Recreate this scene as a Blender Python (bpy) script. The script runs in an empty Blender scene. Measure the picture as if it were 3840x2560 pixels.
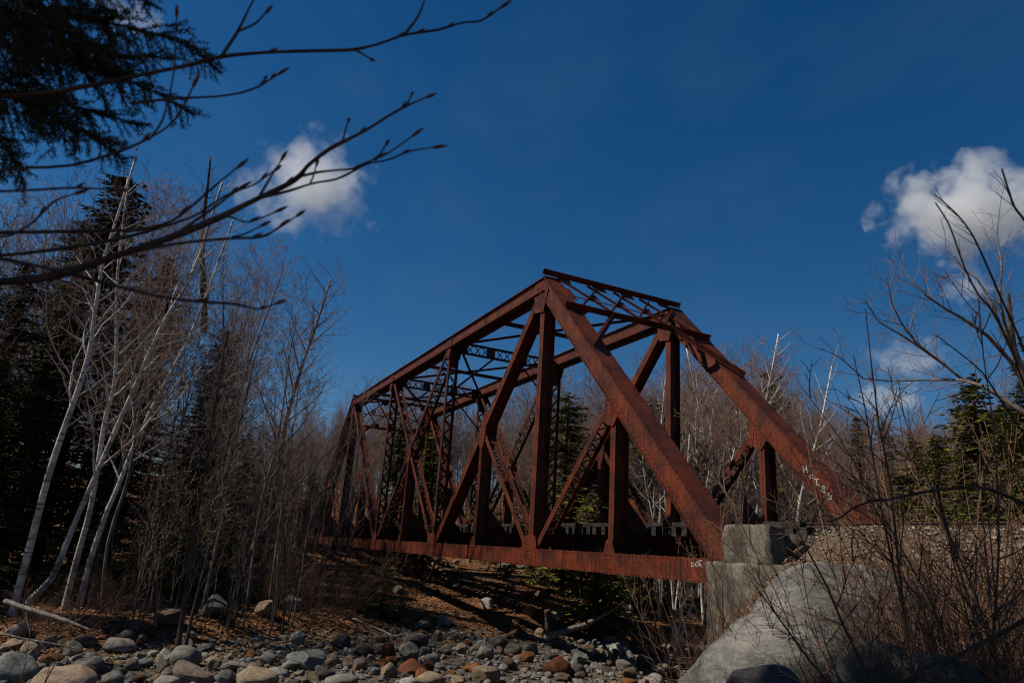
import bpy, math, random
from mathutils import Vector, Matrix, noise as mnoise

SC = bpy.context.scene
COL = SC.collection
R = math.radians

# ------------------------------------------------------------------ camera
CAM = Vector((-11.701, 10.935, 0.203))
YAW, PITCH, ROLL, FPX = -0.442, 0.288, 0.0657, 2636.0
FW = Vector((math.cos(YAW)*math.cos(PITCH), math.sin(YAW)*math.cos(PITCH), math.sin(PITCH)))
_r = Vector((math.sin(YAW), -math.cos(YAW), 0)); _u = _r.cross(FW)
RT = _r*math.cos(ROLL) + _u*math.sin(ROLL)
UP = -_r*math.sin(ROLL) + _u*math.cos(ROLL)
cam_data = bpy.data.cameras.new('camera')
cam = bpy.data.objects.new('camera', cam_data); COL.objects.link(cam)
cam.matrix_world = Matrix(((RT.x, UP.x, -FW.x, CAM.x), (RT.y, UP.y, -FW.y, CAM.y), (RT.z, UP.z, -FW.z, CAM.z), (0, 0, 0, 1)))
cam_data.sensor_width = 36.0
cam_data.lens = 36.0*FPX/3840.0
cam_data.clip_start = 0.05
cam_data.clip_end = 6000
cam_data.dof.use_dof = True
cam_data.dof.focus_distance = 24.0
cam_data.dof.aperture_fstop = 5.0
SC.camera = cam

# ------------------------------------------------------------------ sky, sun, exposure
SUN_AZ, SUN_EL = R(70), R(48)          # azimuth measured from +X towards +Y
SUN = Vector((math.cos(SUN_AZ)*math.cos(SUN_EL), math.sin(SUN_AZ)*math.cos(SUN_EL), math.sin(SUN_EL)))
W = bpy.data.worlds.new('World'); SC.world = W; W.use_nodes = True
wn, wl = W.node_tree.nodes, W.node_tree.links
bg = wn['Background']
sky = wn.new('ShaderNodeTexSky'); sky.sky_type = 'NISHITA'
sky.sun_disc = False
sky.sun_elevation = SUN_EL
sky.sun_rotation = math.pi/2 - SUN_AZ
sky.altitude = 600; sky.air_density = 1.0; sky.dust_density = 0.3; sky.ozone_density = 4.0
hs = wn.new('ShaderNodeHueSaturation'); hs.inputs['Saturation'].default_value = 1.33
wl.new(sky.outputs['Color'], hs.inputs['Color'])
wt = wn.new('ShaderNodeTexCoord'); wm = wn.new('ShaderNodeMapping'); wm.inputs['Rotation'].default_value = (0.3, 0.2, 0.9); wm.inputs['Scale'].default_value = (2.0, 7.0, 9.0)
wl.new(wt.outputs['Generated'], wm.inputs['Vector'])
wz = wn.new('ShaderNodeTexNoise'); wz.inputs['Scale'].default_value = 0.9; wz.inputs['Detail'].default_value = 6; wz.inputs['Roughness'].default_value = 0.55; wz.inputs['Distortion'].default_value = 0.0
wl.new(wm.outputs['Vector'], wz.inputs['Vector'])
wr = wn.new('ShaderNodeMapRange'); wr.inputs['From Min'].default_value = 0.45; wr.inputs['From Max'].default_value = 0.85; wr.inputs['To Max'].default_value = 0.08
wl.new(wz.outputs['Fac'], wr.inputs['Value'])
wx = wn.new('ShaderNodeMix'); wx.data_type = 'RGBA'; wl.new(wr.outputs['Result'], wx.inputs['Factor'])
wx.inputs[7].default_value = (2.6, 4.0, 5.2, 1)          # thin high cirrus veil
wl.new(hs.outputs['Color'], wx.inputs[6]); wl.new(wx.outputs[2], bg.inputs['Color'])
bg.inputs['Strength'].default_value = 0.063
sd = bpy.data.lights.new('sun', 'SUN'); sd.energy = 4.8; sd.angle = R(0.53); sd.color = (1.0, 0.93, 0.83)
so = bpy.data.objects.new('sun', sd); COL.objects.link(so)
so.rotation_euler = (-SUN).to_track_quat('-Z', 'Y').to_euler()
SC.view_settings.view_transform = 'Standard'
SC.view_settings.look = 'None'
SC.view_settings.exposure = 0.0
SC.view_settings.gamma = 1.0
SC.view_settings.use_curve_mapping = False
SC.render.engine = 'CYCLES'
SC.cycles.max_bounces = 6
SC.cycles.diffuse_bounces = 2
SC.cycles.glossy_bounces = 2
SC.cycles.transmission_bounces = 2
SC.cycles.volume_bounces = 3
SC.cycles.transparent_max_bounces = 4
SC.cycles.volume_step_rate = 2.0
SC.cycles.volume_max_steps = 128
SC.cycles.caustics_reflective = False
SC.cycles.caustics_refractive = False
SC.cycles.use_denoising = True
SC.cycles.denoising_prefilter = 'ACCURATE'
SC.cycles.filter_width = 1.2

# ------------------------------------------------------------------ helpers
def ray(px, py):
    return FW + RT*((px-1920)/FPX) - UP*((py-1280)/FPX)
def at(px, py, d):                      # point seen at a photo pixel, d metres along the optical axis
    return CAM + ray(px, py)*d
def on_plane_y(px, py, y):
    r = ray(px, py); return CAM + r*((y-CAM.y)/r.y)

def lerp(a, b, t): return a+(b-a)*t
def sstep(a, b, x):
    t = min(1.0, max(0.0, (x-a)/(b-a))); return t*t*(3-2*t)

class MB:
    """collects geometry of ONE part"""
    def __init__(s): s.v = []; s.f = []; s.m = []
    def quad(s, a, b, c, d, mi=0):
        n = len(s.v); s.v += [a, b, c, d]; s.f.append((n, n+1, n+2, n+3)); s.m.append(mi)
    def tri(s, a, b, c, mi=0):
        n = len(s.v); s.v += [a, b, c]; s.f.append((n, n+1, n+2)); s.m.append(mi)
    def obox(s, c, ax, ay, az, hx, hy, hz, mi=0):
        n = len(s.v)
        for i in (-1, 1):
            for j in (-1, 1):
                for k in (-1, 1):
                    s.v.append(c+ax*(hx*i)+ay*(hy*j)+az*(hz*k))
        for f in ((0, 1, 3, 2), (4, 6, 7, 5), (0, 4, 5, 1), (2, 3, 7, 6), (0, 2, 6, 4), (1, 5, 7, 3)):
            s.f.append(tuple(n+q for q in f)); s.m.append(mi)
    def box(s, x0, x1, y0, y1, z0, z1, mi=0):
        s.obox(Vector(((x0+x1)/2, (y0+y1)/2, (z0+z1)/2)), Vector((1, 0, 0)), Vector((0, 1, 0)), Vector((0, 0, 1)), abs(x1-x0)/2, abs(y1-y0)/2, abs(z1-z0)/2, mi)
    def prism(s, pts, off, mi=0):       # polygon pts extruded by vector off
        n = len(s.v); k = len(pts)
        s.v += [Vector(p) for p in pts] + [Vector(p)+off for p in pts]
        s.f.append(tuple(range(n+k-1, n-1, -1))); s.m.append(mi)
        s.f.append(tuple(range(n+k, n+2*k))); s.m.append(mi)
        for i in range(k):
            j = (i+1) % k
            s.f.append((n+i, n+j, n+k+j, n+k+i)); s.m.append(mi)
    def tube(s, pts, rad, sides=5, mi=0, cap=False):
        k = len(pts); n0 = len(s.v); prev = None
        for i in range(k):
            t = (pts[min(i+1, k-1)]-pts[max(i-1, 0)])
            if t.length < 1e-9: t = Vector((0, 0, 1))
            t.normalize()
            if prev is None:
                a = t.orthogonal().normalized()
            else:
                a = prev-t*prev.dot(t)
                a = a.normalized() if a.length > 1e-6 else t.orthogonal().normalized()
            prev = a; b = t.cross(a); r = rad[i]
            for j in range(sides):
                w = 2*math.pi*j/sides
                s.v.append(pts[i]+a*(r*math.cos(w))+b*(r*math.sin(w)))
        for i in range(k-1):
            for j in range(sides):
                j2 = (j+1) % sides
                s.f.append((n0+i*sides+j, n0+i*sides+j2, n0+(i+1)*sides+j2, n0+(i+1)*sides+j)); s.m.append(mi)
        if cap:
            s.f.append(tuple(range(n0+sides-1, n0-1, -1))); s.m.append(mi)
            s.f.append(tuple(n0+(k-1)*sides+j for j in range(sides))); s.m.append(mi)
    def mesh(s, name, mats, smooth=False):
        me = bpy.data.meshes.new(name)
        me.from_pydata(s.v, [], s.f)
        for m in (mats if isinstance(mats, (list, tuple)) else [mats]): me.materials.append(m)
        if any(s.m): me.polygons.foreach_set('material_index', s.m)
        if smooth: me.polygons.foreach_set('use_smooth', [True]*len(s.f))
        me.update(); return me
    def build(s, name, mats, parent=None, smooth=False, **props):
        return link(name, s.mesh(name, mats, smooth), parent, **props)

def link(name, data, parent=None, **props):
    o = bpy.data.objects.new(name, data); COL.objects.link(o)
    if parent is not None: o.parent = parent
    for k, v in props.items(): o[k] = v
    return o
def tag(o, label, cat, group=None):
    o['label'] = label; o['category'] = cat
    if group: o['group'] = group
    return o
def thing(name, label, cat, loc=(0, 0, 0), group=None):
    o = bpy.data.objects.new(name, None); COL.objects.link(o); o.location = loc
    o.empty_display_size = 0.2
    return tag(o, label, cat, group)

# ------------------------------------------------------------------ materials
def newmat(name):
    m = bpy.data.materials.new(name); m.use_nodes = True
    nt = m.node_tree; return m, nt.nodes, nt.links, nt.nodes['Principled BSDF']
def ramp(nodes, stops):                 # all stops darkened evenly, so bounce light fills the shade less
    r = nodes.new('ShaderNodeValToRGB'); e = r.color_ramp.elements
    while len(e) < len(stops): e.new(0.5)
    for i, (p, c) in enumerate(stops): e[i].position = p; e[i].color = (*[q*0.72 for q in c], 1)
    return r
def factor_ramp(nodes, stops):
    r = ramp(nodes, stops)
    for i, (p, c) in enumerate(stops): r.color_ramp.elements[i].color = (*c, 1)
    return r
def noise_tex(nodes, links, vec, scale, detail=4, rough=0.55):
    n = nodes.new('ShaderNodeTexNoise'); n.inputs['Scale'].default_value = scale
    n.inputs['Detail'].default_value = detail; n.inputs['Roughness'].default_value = rough
    if vec is not None: links.new(vec, n.inputs['Vector'])
    return n
def bump(nodes, links, h, bsdf, strength=0.4, dist=0.02):
    b = nodes.new('ShaderNodeBump'); b.inputs['Strength'].default_value = strength; b.inputs['Distance'].default_value = dist
    links.new(h, b.inputs['Height']); links.new(b.outputs['Normal'], bsdf.inputs['Normal'])
def simple(name, stops, scale=6.0, rough=0.8, space='Object', bumps=0.3, bdist=0.01, spec=0.3, stretch=(1, 1, 1), detail=5):
    m, n, l, b = newmat(name)
    tc = n.new('ShaderNodeTexCoord'); mp = n.new('ShaderNodeMapping'); mp.inputs['Scale'].default_value = stretch
    if space == 'Position':
        g = n.new('ShaderNodeNewGeometry'); l.new(g.outputs['Position'], mp.inputs['Vector'])
    else: l.new(tc.outputs[space], mp.inputs['Vector'])
    t = noise_tex(n, l, mp.outputs['Vector'], scale, detail)
    r = ramp(n, stops); l.new(t.outputs['Fac'], r.inputs['Fac']); l.new(r.outputs['Color'], b.inputs['Base Color'])
    b.inputs['Roughness'].default_value = rough; b.inputs['Specular IOR Level'].default_value = spec
    if bumps: bump(n, l, t.outputs['Fac'], b, bumps, bdist)
    return m

def make_rust(name, base, dark, hot, streak=1.0):
    m, n, l, b = newmat(name)
    g = n.new('ShaderNodeNewGeometry')
    t1 = noise_tex(n, l, g.outputs['Position'], 1.3, 6, 0.62)
    mp = n.new('ShaderNodeMapping'); mp.inputs['Scale'].default_value = (11, 11, 0.8); l.new(g.outputs['Position'], mp.inputs['Vector'])
    t2 = noise_tex(n, l, mp.outputs['Vector'], 1.6, 5, 0.65)
    t3 = noise_tex(n, l, g.outputs['Position'], 28, 4, 0.6)
    r1 = ramp(n, [(0.33, tuple(c*0.7 for c in dark)), (0.42, dark), (0.53, base), (0.68, hot)]); l.new(t1.outputs['Fac'], r1.inputs['Fac'])
    r2 = factor_ramp(n, [(0.36, (0.16, 0.16, 0.17)), (0.47, (0.75, 0.75, 0.75)), (0.62, (1.2, 1.1, 0.95))]); l.new(t2.outputs['Fac'], r2.inputs['Fac'])
    mx = n.new('ShaderNodeMix'); mx.data_type = 'RGBA'; mx.blend_type = 'MULTIPLY'; mx.inputs['Factor'].default_value = streak
    l.new(r1.outputs['Color'], mx.inputs[6]); l.new(r2.outputs['Color'], mx.inputs[7])
    r3 = factor_ramp(n, [(0.35, (0.55, 0.5, 0.5)), (0.6, (1.1, 1.1, 1.1))]); l.new(t3.outputs['Fac'], r3.inputs['Fac'])
    my = n.new('ShaderNodeMix'); my.data_type = 'RGBA'; my.blend_type = 'MULTIPLY'; my.inputs['Factor'].default_value = 0.7
    l.new(mx.outputs[2], my.inputs[6]); l.new(r3.outputs['Color'], my.inputs[7])
    l.new(my.outputs[2], b.inputs['Base Color'])
    b.inputs['Roughness'].default_value = 0.6; b.inputs['Specular IOR Level'].default_value = 0.22
    bump(n, l, t3.outputs['Fac'], b, 0.35, 0.006)
    return m
RUST = make_rust('rusty_steel', (0.168, 0.037, 0.014), (0.098, 0.027, 0.014), (0.225, 0.045, 0.013), 0.55)
RUST_CHORD = make_rust('streaked_rusty_steel', (0.185, 0.036, 0.012), (0.105, 0.026, 0.012), (0.25, 0.045, 0.011), 1.0)
RUST_DULL = make_rust('weathered_rust', (0.115, 0.033, 0.015), (0.055, 0.021, 0.013), (0.18, 0.046, 0.017), 0.9)
PAINT = simple('white_spray_paint', [(0.3, (0.72, 0.72, 0.70)), (0.7, (0.82, 0.82, 0.8))], 20, 0.6, bumps=0)
FAINT = simple('faded_paint', [(0.3, (0.10, 0.075, 0.06)), (0.7, (0.16, 0.12, 0.10))], 20, 0.7, bumps=0)
TIMBER = simple('weathered_timber', [(0.32, (0.016, 0.013, 0.011)), (0.55, (0.049, 0.042, 0.034)), (0.75, (0.117, 0.104, 0.084))], 3.0, 0.9, 'Position', 0.5, 0.01, 0.1, (2, 2, 8))
RAILM = simple('brown_rail_steel', [(0.3, (0.05, 0.028, 0.018)), (0.7, (0.11, 0.055, 0.032))], 5, 0.6, 'Position')
def make_concrete():
    m, n, l, b = newmat('weathered_concrete')
    g = n.new('ShaderNodeNewGeometry')
    mp = n.new('ShaderNodeMapping'); mp.inputs['Scale'].default_value = (1.6, 1.6, 0.7); l.new(g.outputs['Position'], mp.inputs['Vector'])
    a = noise_tex(n, l, mp.outputs['Vector'], 1.7, 8, 0.72)
    c = noise_tex(n, l, g.outputs['Position'], 22, 6, 0.75)
    r = ramp(n, [(0.36, (0.024, 0.02, 0.014)), (0.47, (0.12, 0.104, 0.076)), (0.64, (0.29, 0.26, 0.20))]); l.new(a.outputs['Fac'], r.inputs['Fac'])
    r2 = factor_ramp(n, [(0.35, (0.35, 0.34, 0.32)), (0.6, (1.1, 1.1, 1.08))]); l.new(c.outputs['Fac'], r2.inputs['Fac'])
    mx = n.new('ShaderNodeMix'); mx.data_type = 'RGBA'; mx.blend_type = 'MULTIPLY'; mx.inputs['Factor'].default_value = 0.8
    l.new(r.outputs['Color'], mx.inputs[6]); l.new(r2.outputs['Color'], mx.inputs[7]); l.new(mx.outputs[2], b.inputs['Base Color'])
    b.inputs['Roughness'].default_value = 0.92
    bump(n, l, c.outputs['Fac'], b, 0.7, 0.03)
    return m
CONCRETE = make_concrete()
def make_stone():
    m, n, l, b = newmat('river_stone')
    tc = n.new('ShaderNodeTexCoord'); oi = n.new('ShaderNodeObjectInfo')
    ad = n.new('ShaderNodeVectorMath'); ad.operation = 'ADD'
    l.new(tc.outputs['Object'], ad.inputs[0]); l.new(oi.outputs['Location'], ad.inputs[1])
    a = noise_tex(n, l, ad.outputs['Vector'], 2.2, 7, 0.68)
    c = noise_tex(n, l, ad.outputs['Vector'], 22, 4, 0.7)
    r = factor_ramp(n, [(0.30, (0.38, 0.38, 0.40)), (0.5, (0.9, 0.9, 0.9)), (0.68, (1.2, 1.17, 1.1))]); l.new(a.outputs['Fac'], r.inputs['Fac'])
    r2 = factor_ramp(n, [(0.32, (0.5, 0.5, 0.52)), (0.6, (1.1, 1.1, 1.1))]); l.new(c.outputs['Fac'], r2.inputs['Fac'])
    mx = n.new('ShaderNodeMix'); mx.data_type = 'RGBA'; mx.blend_type = 'MULTIPLY'; mx.inputs['Factor'].default_value = 1
    l.new(oi.outputs['Color'], mx.inputs[6]); l.new(r.outputs['Color'], mx.inputs[7])
    my = n.new('ShaderNodeMix'); my.data_type = 'RGBA'; my.blend_type = 'MULTIPLY'; my.inputs['Factor'].default_value = 0.8
    l.new(mx.outputs[2], my.inputs[6]); l.new(r2.outputs['Color'], my.inputs[7])
    l.new(my.outputs[2], b.inputs['Base Color']); b.inputs['Roughness'].default_value = 0.85; b.inputs['Specular IOR Level'].default_value = 0.2
    bs = n.new('ShaderNodeMath'); bs.operation = 'MULTIPLY_ADD'; l.new(a.outputs['Fac'], bs.inputs[0]); bs.inputs[1].default_value = 2.5; l.new(c.outputs['Fac'], bs.inputs[2])
    bump(n, l, bs.outputs[0], b, 0.8, 0.035)
    return m
STONE = make_stone()
def island_mat(name, stops, rough=0.85, spec=0.2):
    m, n, l, b = newmat(name)
    g = n.new('ShaderNodeNewGeometry'); r = ramp(n, stops)
    l.new(g.outputs['Random Per Island'], r.inputs['Fac']); l.new(r.outputs['Color'], b.inputs['Base Color'])
    b.inputs['Roughness'].default_value = rough; b.inputs['Specular IOR Level'].default_value = spec
    return m
PEBBLE = island_mat('pebbles', [(0, (0.12, 0.13, 0.125)), (0.3, (0.24, 0.22, 0.19)), (0.55, (0.19, 0.12, 0.075)), (0.75, (0.16, 0.165, 0.16)), (1, (0.33, 0.30, 0.26))])
BALLAST = island_mat('ballast', [(0, (0.167, 0.131, 0.095)), (0.4, (0.314, 0.262, 0.198)), (0.7, (0.230, 0.159, 0.103)), (1, (0.460, 0.383, 0.293))])
LEAF = island_mat('fallen_leaves', [(0, (0.145, 0.059, 0.023)), (0.35, (0.304, 0.133, 0.049)), (0.7, (0.435, 0.203, 0.081)), (1, (0.609, 0.350, 0.169))], 0.7)
FLOOR = simple('leaf_litter_soil', [(0.28, (0.037, 0.021, 0.013)), (0.46, (0.145, 0.069, 0.032)), (0.6, (0.289, 0.135, 0.058)), (0.78, (0.425, 0.223, 0.104))], 7.0, 0.9, 'Position', 0.8, 0.05, 0.1, detail=9)
BED = simple('sandy_gravel', [(0.3, (0.045, 0.036, 0.027)), (0.5, (0.13, 0.092, 0.058)), (0.75, (0.22, 0.165, 0.11))], 5.0, 0.9, 'Position', 0.7, 0.03, 0.1, detail=9)
EMB = simple('embankment_gravel', [(0.32, (0.045, 0.027, 0.017)), (0.5, (0.140, 0.098, 0.064)), (0.7, (0.300, 0.225, 0.158))], 16.0, 0.95, 'Position', 0.9, 0.04, 0.1, detail=8)
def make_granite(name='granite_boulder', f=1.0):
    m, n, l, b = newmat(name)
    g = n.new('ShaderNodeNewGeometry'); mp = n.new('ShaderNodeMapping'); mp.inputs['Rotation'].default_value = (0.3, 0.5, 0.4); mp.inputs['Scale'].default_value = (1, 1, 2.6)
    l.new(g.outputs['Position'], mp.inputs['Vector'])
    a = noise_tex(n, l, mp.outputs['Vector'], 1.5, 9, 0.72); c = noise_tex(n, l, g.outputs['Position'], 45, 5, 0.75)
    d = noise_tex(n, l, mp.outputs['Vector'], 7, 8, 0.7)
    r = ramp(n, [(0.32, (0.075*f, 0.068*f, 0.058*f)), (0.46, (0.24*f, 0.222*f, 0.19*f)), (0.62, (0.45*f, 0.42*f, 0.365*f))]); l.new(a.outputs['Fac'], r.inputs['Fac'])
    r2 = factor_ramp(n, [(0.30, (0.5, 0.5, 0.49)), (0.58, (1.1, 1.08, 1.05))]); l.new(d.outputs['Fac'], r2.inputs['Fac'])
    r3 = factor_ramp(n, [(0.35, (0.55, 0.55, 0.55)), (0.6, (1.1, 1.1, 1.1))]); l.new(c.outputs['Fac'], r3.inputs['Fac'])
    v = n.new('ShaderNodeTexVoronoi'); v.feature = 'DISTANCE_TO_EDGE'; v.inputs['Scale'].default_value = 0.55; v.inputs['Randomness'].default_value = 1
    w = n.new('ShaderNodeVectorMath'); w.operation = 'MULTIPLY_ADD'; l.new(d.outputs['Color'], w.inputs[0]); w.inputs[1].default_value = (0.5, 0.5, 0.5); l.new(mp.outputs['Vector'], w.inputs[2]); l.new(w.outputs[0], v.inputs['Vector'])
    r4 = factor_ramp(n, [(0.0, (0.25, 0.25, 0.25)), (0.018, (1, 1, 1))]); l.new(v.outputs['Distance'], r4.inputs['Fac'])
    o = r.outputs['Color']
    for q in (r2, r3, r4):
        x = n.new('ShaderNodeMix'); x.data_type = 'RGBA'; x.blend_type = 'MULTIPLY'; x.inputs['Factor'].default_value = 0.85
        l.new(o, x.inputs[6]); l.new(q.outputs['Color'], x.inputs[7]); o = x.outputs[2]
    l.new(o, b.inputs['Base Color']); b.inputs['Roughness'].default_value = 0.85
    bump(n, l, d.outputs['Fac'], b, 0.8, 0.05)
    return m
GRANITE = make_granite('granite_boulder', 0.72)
SHADEGRANITE = make_granite('shade_toned_granite', 0.42)  # darker copy of the granite, standing in for shade under the shrubs
DARKROCK = simple('mossy_dark_rock', [(0.3, (0.048, 0.033, 0.019)), (0.55, (0.150, 0.105, 0.061)), (0.75, (0.260, 0.184, 0.104))], 4.0, 0.9, 'Position', 0.6, 0.02, 0.2, detail=9)
def make_birch():
    m, n, l, b = newmat('birch_bark')
    tc = n.new('ShaderNodeTexCoord'); mp = n.new('ShaderNodeMapping'); mp.inputs['Scale'].default_value = (1.6, 1.6, 7)
    l.new(tc.outputs['Object'], mp.inputs['Vector'])
    a = noise_tex(n, l, mp.outputs['Vector'], 1.7, 5, 0.65)
    c = noise_tex(n, l, tc.outputs['Object'], 0.9, 4, 0.6)
    r = ramp(n, [(0.36, (0.07, 0.06, 0.05)), (0.43, (0.60, 0.56, 0.51)), (0.56, (0.82, 0.78, 0.72))]); l.new(a.outputs['Fac'], r.inputs['Fac'])
    r2 = factor_ramp(n, [(0.36, (0.28, 0.25, 0.23)), (0.5, (1, 1, 1))]); l.new(c.outputs['Fac'], r2.inputs['Fac'])
    mx = n.new('ShaderNodeMix'); mx.data_type = 'RGBA'; mx.blend_type = 'MULTIPLY'; mx.inputs['Factor'].default_value = 0.85
    l.new(r.outputs['Color'], mx.inputs[6]); l.new(r2.outputs['Color'], mx.inputs[7]); l.new(mx.outputs[2], b.inputs['Base Color'])
    b.inputs['Roughness'].default_value = 0.75
    bump(n, l, a.outputs['Fac'], b, 0.4, 0.01)
    return m
BIRCH = make_birch()
BARK = simple('grey_bark', [(0.3, (0.090, 0.072, 0.056)), (0.55, (0.255, 0.214, 0.169)), (0.75, (0.450, 0.386, 0.312))], 2.2, 0.9, 'Object', 0.6, 0.02, 0.15, (3, 3, 1))
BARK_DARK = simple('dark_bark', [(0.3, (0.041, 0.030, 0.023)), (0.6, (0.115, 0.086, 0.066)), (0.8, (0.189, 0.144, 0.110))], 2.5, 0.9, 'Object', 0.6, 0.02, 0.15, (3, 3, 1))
TWIG = simple('bare_twigs', [(0.3, (0.175, 0.112, 0.085)), (0.7, (0.385, 0.255, 0.189))], 1.5, 0.8, 'Object', 0)
TWIG_RED = simple('reddish_twigs', [(0.3, (0.163, 0.085, 0.059)), (0.7, (0.340, 0.185, 0.119))], 1.5, 0.75, 'Object', 0)
SHRUB = simple('shrub_stems', [(0.3, (0.085, 0.045, 0.028)), (0.5, (0.19, 0.092, 0.05)), (0.75, (0.30, 0.18, 0.11))], 2.0, 0.7, 'Object', 0)
BUD = island_mat('yellow_buds', [(0, (0.30, 0.24, 0.05)), (1, (0.42, 0.36, 0.10))])
REDBUD = island_mat('brown_buds', [(0, (0.10, 0.045, 0.035)), (1, (0.20, 0.08, 0.055))], 0.5)
def needle(name, stops):
    m, n, l, b = newmat(name)
    g = n.new('ShaderNodeNewGeometry'); r = ramp(n, stops)
    l.new(g.outputs['Random Per Island'], r.inputs['Fac']); l.new(r.outputs['Color'], b.inputs['Base Color'])
    b.inputs['Roughness'].default_value = 0.6; b.inputs['Specular IOR Level'].default_value = 0.2
    return m
NEEDLE = needle('spruce_needles', [(0, (0.023, 0.027, 0.008)), (0.5, (0.055, 0.062, 0.013)), (1, (0.111, 0.110, 0.020))])
NEEDLE_G = needle('hemlock_needles', [(0, (0.060, 0.067, 0.012)), (0.5, (0.145, 0.152, 0.022)), (1, (0.289, 0.275, 0.039))])
DEADWOOD = simple('bleached_deadwood', [(0.3, (0.11, 0.09, 0.075)), (0.6, (0.30, 0.26, 0.22)), (0.8, (0.44, 0.40, 0.35))], 2.0, 0.9, 'Object', 0.4, 0.01, 0.15, (6, 6, 1))
HILLM = simple('far_wooded_ridge', [(0.3, (0.035, 0.03, 0.028)), (0.5, (0.085, 0.068, 0.062)), (0.65, (0.05, 0.062, 0.03)), (0.8, (0.12, 0.095, 0.085))], 0.16, 0.95, 'Position', 0.8, 2.0, 0.05, detail=10)
#@@TERRAIN
# ------------------------------------------------------------------ terrain
BANK = [(-60, 30), (-30, 12), (-14, 10.5), (-7, 13.2), (-4, 15.0), (0, 16.0), (4.5, 13.6), (9.5, 11.3), (13, 10.4), (20, 9.5), (60, 8)]
def bank_x(y):
    if y <= BANK[0][0]: return BANK[0][1]
    for (a, xa), (b, xb) in zip(BANK, BANK[1:]):
        if y <= b: return lerp(xa, xb, sstep(a, b, y))
    return BANK[-1][1]
def fbm(x, y, s, o=3):
    return mnoise.fractal(Vector((x*s, y*s, 3.7)), 1.0, 2.0, o)
def ground_z(x, y):
    bx = bank_x(y)
    d = x-bx                                             # metres past the bank line, forest side
    bed = -2.95+0.10*fbm(x, y, 0.35)
    near = -1.45-1.5*sstep(-11.5, 0.5, x)
    zfar = -2.95+0.55*sstep(-0.6, 2.2, d)+0.30*sstep(1.5, 6, d)+0.035*max(0, d-4)+0.16*fbm(x, y, 0.25)
    back = max(0, -12-y)                                  # gentle rise behind the bridge
    zfar += 7.0*(1-math.exp(-back*back/2600.0))
    hill = max(0, x-39+0.15*max(0, y))
    zfar += 7.5*(1-math.exp(-hill/42.0))*sstep(0, 10, hill)
    left = max(0, y-22); zfar += 3*(1-math.exp(-left/40.0))
    t = sstep(-0.8, 0.8, d)
    z = lerp(bed, zfar, t)
    if x < 3:
        z = max(near, z) if x < 0.8 else lerp(max(near, z), z, sstep(0.8, 3, x))
    # forest floor behind the near approach
    if y < -9 and x < 6:
        z = max(z, lerp(-2.6, -0.6, sstep(6, -8, x)) + 0.05*max(0, -12-y))
    # railway embankment on the near side
    if x < 1.5:
        top = 0.98+0.02*fbm(x, y, 1.3)
        e = top-0.72*max(0, y+0.55)-0.75*max(0, -5.4-y)-1.5*max(0, x+1.75)
        if y > 0.6: e -= 0.10*(y-0.6)
        z = max(z, e+0.06*fbm(x, y, 0.9))
    # far approach
    if x > 44.5:
        e = 0.98-0.55*max(0, abs(y+3.04)-2.6)-1.3*max(0, 47.2-x)
        z = max(z, e)
    return z
def axis(dense0, dense1, step, far):
    v = []; x = dense0
    while x <= dense1+1e-6: v.append(x); x += step
    s = step; x = dense1
    while x < far: s *= 1.35; x += s; v.append(min(x, far))
    s = step; x = dense0; lo = []
    while x > -far: s *= 1.35; x -= s; lo.append(max(x, -far))
    return lo[::-1]+v
GX = axis(-16, 56, 0.5, 420); GY = axis(-30, 26, 0.5, 420)
def region(x, y):
    if x < -0.2 and -6.6 < y < 0.9+0.35*fbm(x, y, 0.8): return 2
    d = x-bank_x(y)
    if d < 0.4+0.5*fbm(x, y, 0.6) and x > -2.5: return 1
    return 0
gv = [Vector((x, y, ground_z(x, y))) for y in GY for x in GX]
nx = len(GX); faces = {0: [], 1: [], 2: []}
for j in range(len(GY)-1):
    for i in range(nx-1):
        q = (j*nx+i, j*nx+i+1, (j+1)*nx+i+1, (j+1)*nx+i)
        faces[region((GX[i]+GX[i+1])/2, (GY[j]+GY[j+1])/2)].append(q)
for rg, nm, mt in ((0, 'forest_ground', FLOOR), (1, 'river_bed', BED), (2, 'railway_embankment', EMB)):
    used = {}; vs = []; fs = []
    for f in faces[rg]:
        nf = []
        for q in f:
            if q not in used: used[q] = len(vs); vs.append(gv[q])
            nf.append(used[q])
        fs.append(tuple(nf))
    me = bpy.data.meshes.new(nm); me.from_pydata(vs, [], fs); me.materials.append(mt)
    me.polygons.foreach_set('use_smooth', [True]*len(fs)); me.update()
    link(nm, me, kind='structure')
# distant wooded ridge beyond the approach
rv = []; rf = []
rn = 90
for i in range(rn):
    a = R(-100+i*150/(rn-1))
    for k, (dd, hh) in enumerate(((250, -6), (320, 0.45), (430, 1.0), (520, 0.75), (640, 0.0))):
        prof = 22+20*math.exp(-((math.degrees(a)+72)/15)**2)+9*math.sin(i*0.21)+3*math.sin(i*0.77)
        h = hh if k == 0 else hh*prof
        p = CAM+Vector((math.cos(a)*dd, math.sin(a)*dd, h))
        p.z += 2.5*fbm(p.x, p.y, 0.03)
        rv.append(p)
for i in range(rn-1):
    for k in range(4):
        rf.append((i*5+k, (i+1)*5+k, (i+1)*5+k+1, i*5+k+1))
me = bpy.data.meshes.new('hills'); me.from_pydata(rv, [], rf); me.materials.append(HILLM); me.polygons.foreach_set('use_smooth', [True]*len(rf)); me.update()
link('hills', me, kind='structure')

# ------------------------------------------------------------------ the truss bridge
PN, HT = 9.14, 9.34
YN, YF = -0.28, -5.80
X1, Y1, Z1 = Vector((1, 0, 0)), Vector((0, 1, 0)), Vector((0, 0, 1))
bridge = thing('truss_bridge', 'rusty riveted steel truss railway bridge spanning the stony river bed', 'bridge')

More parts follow.
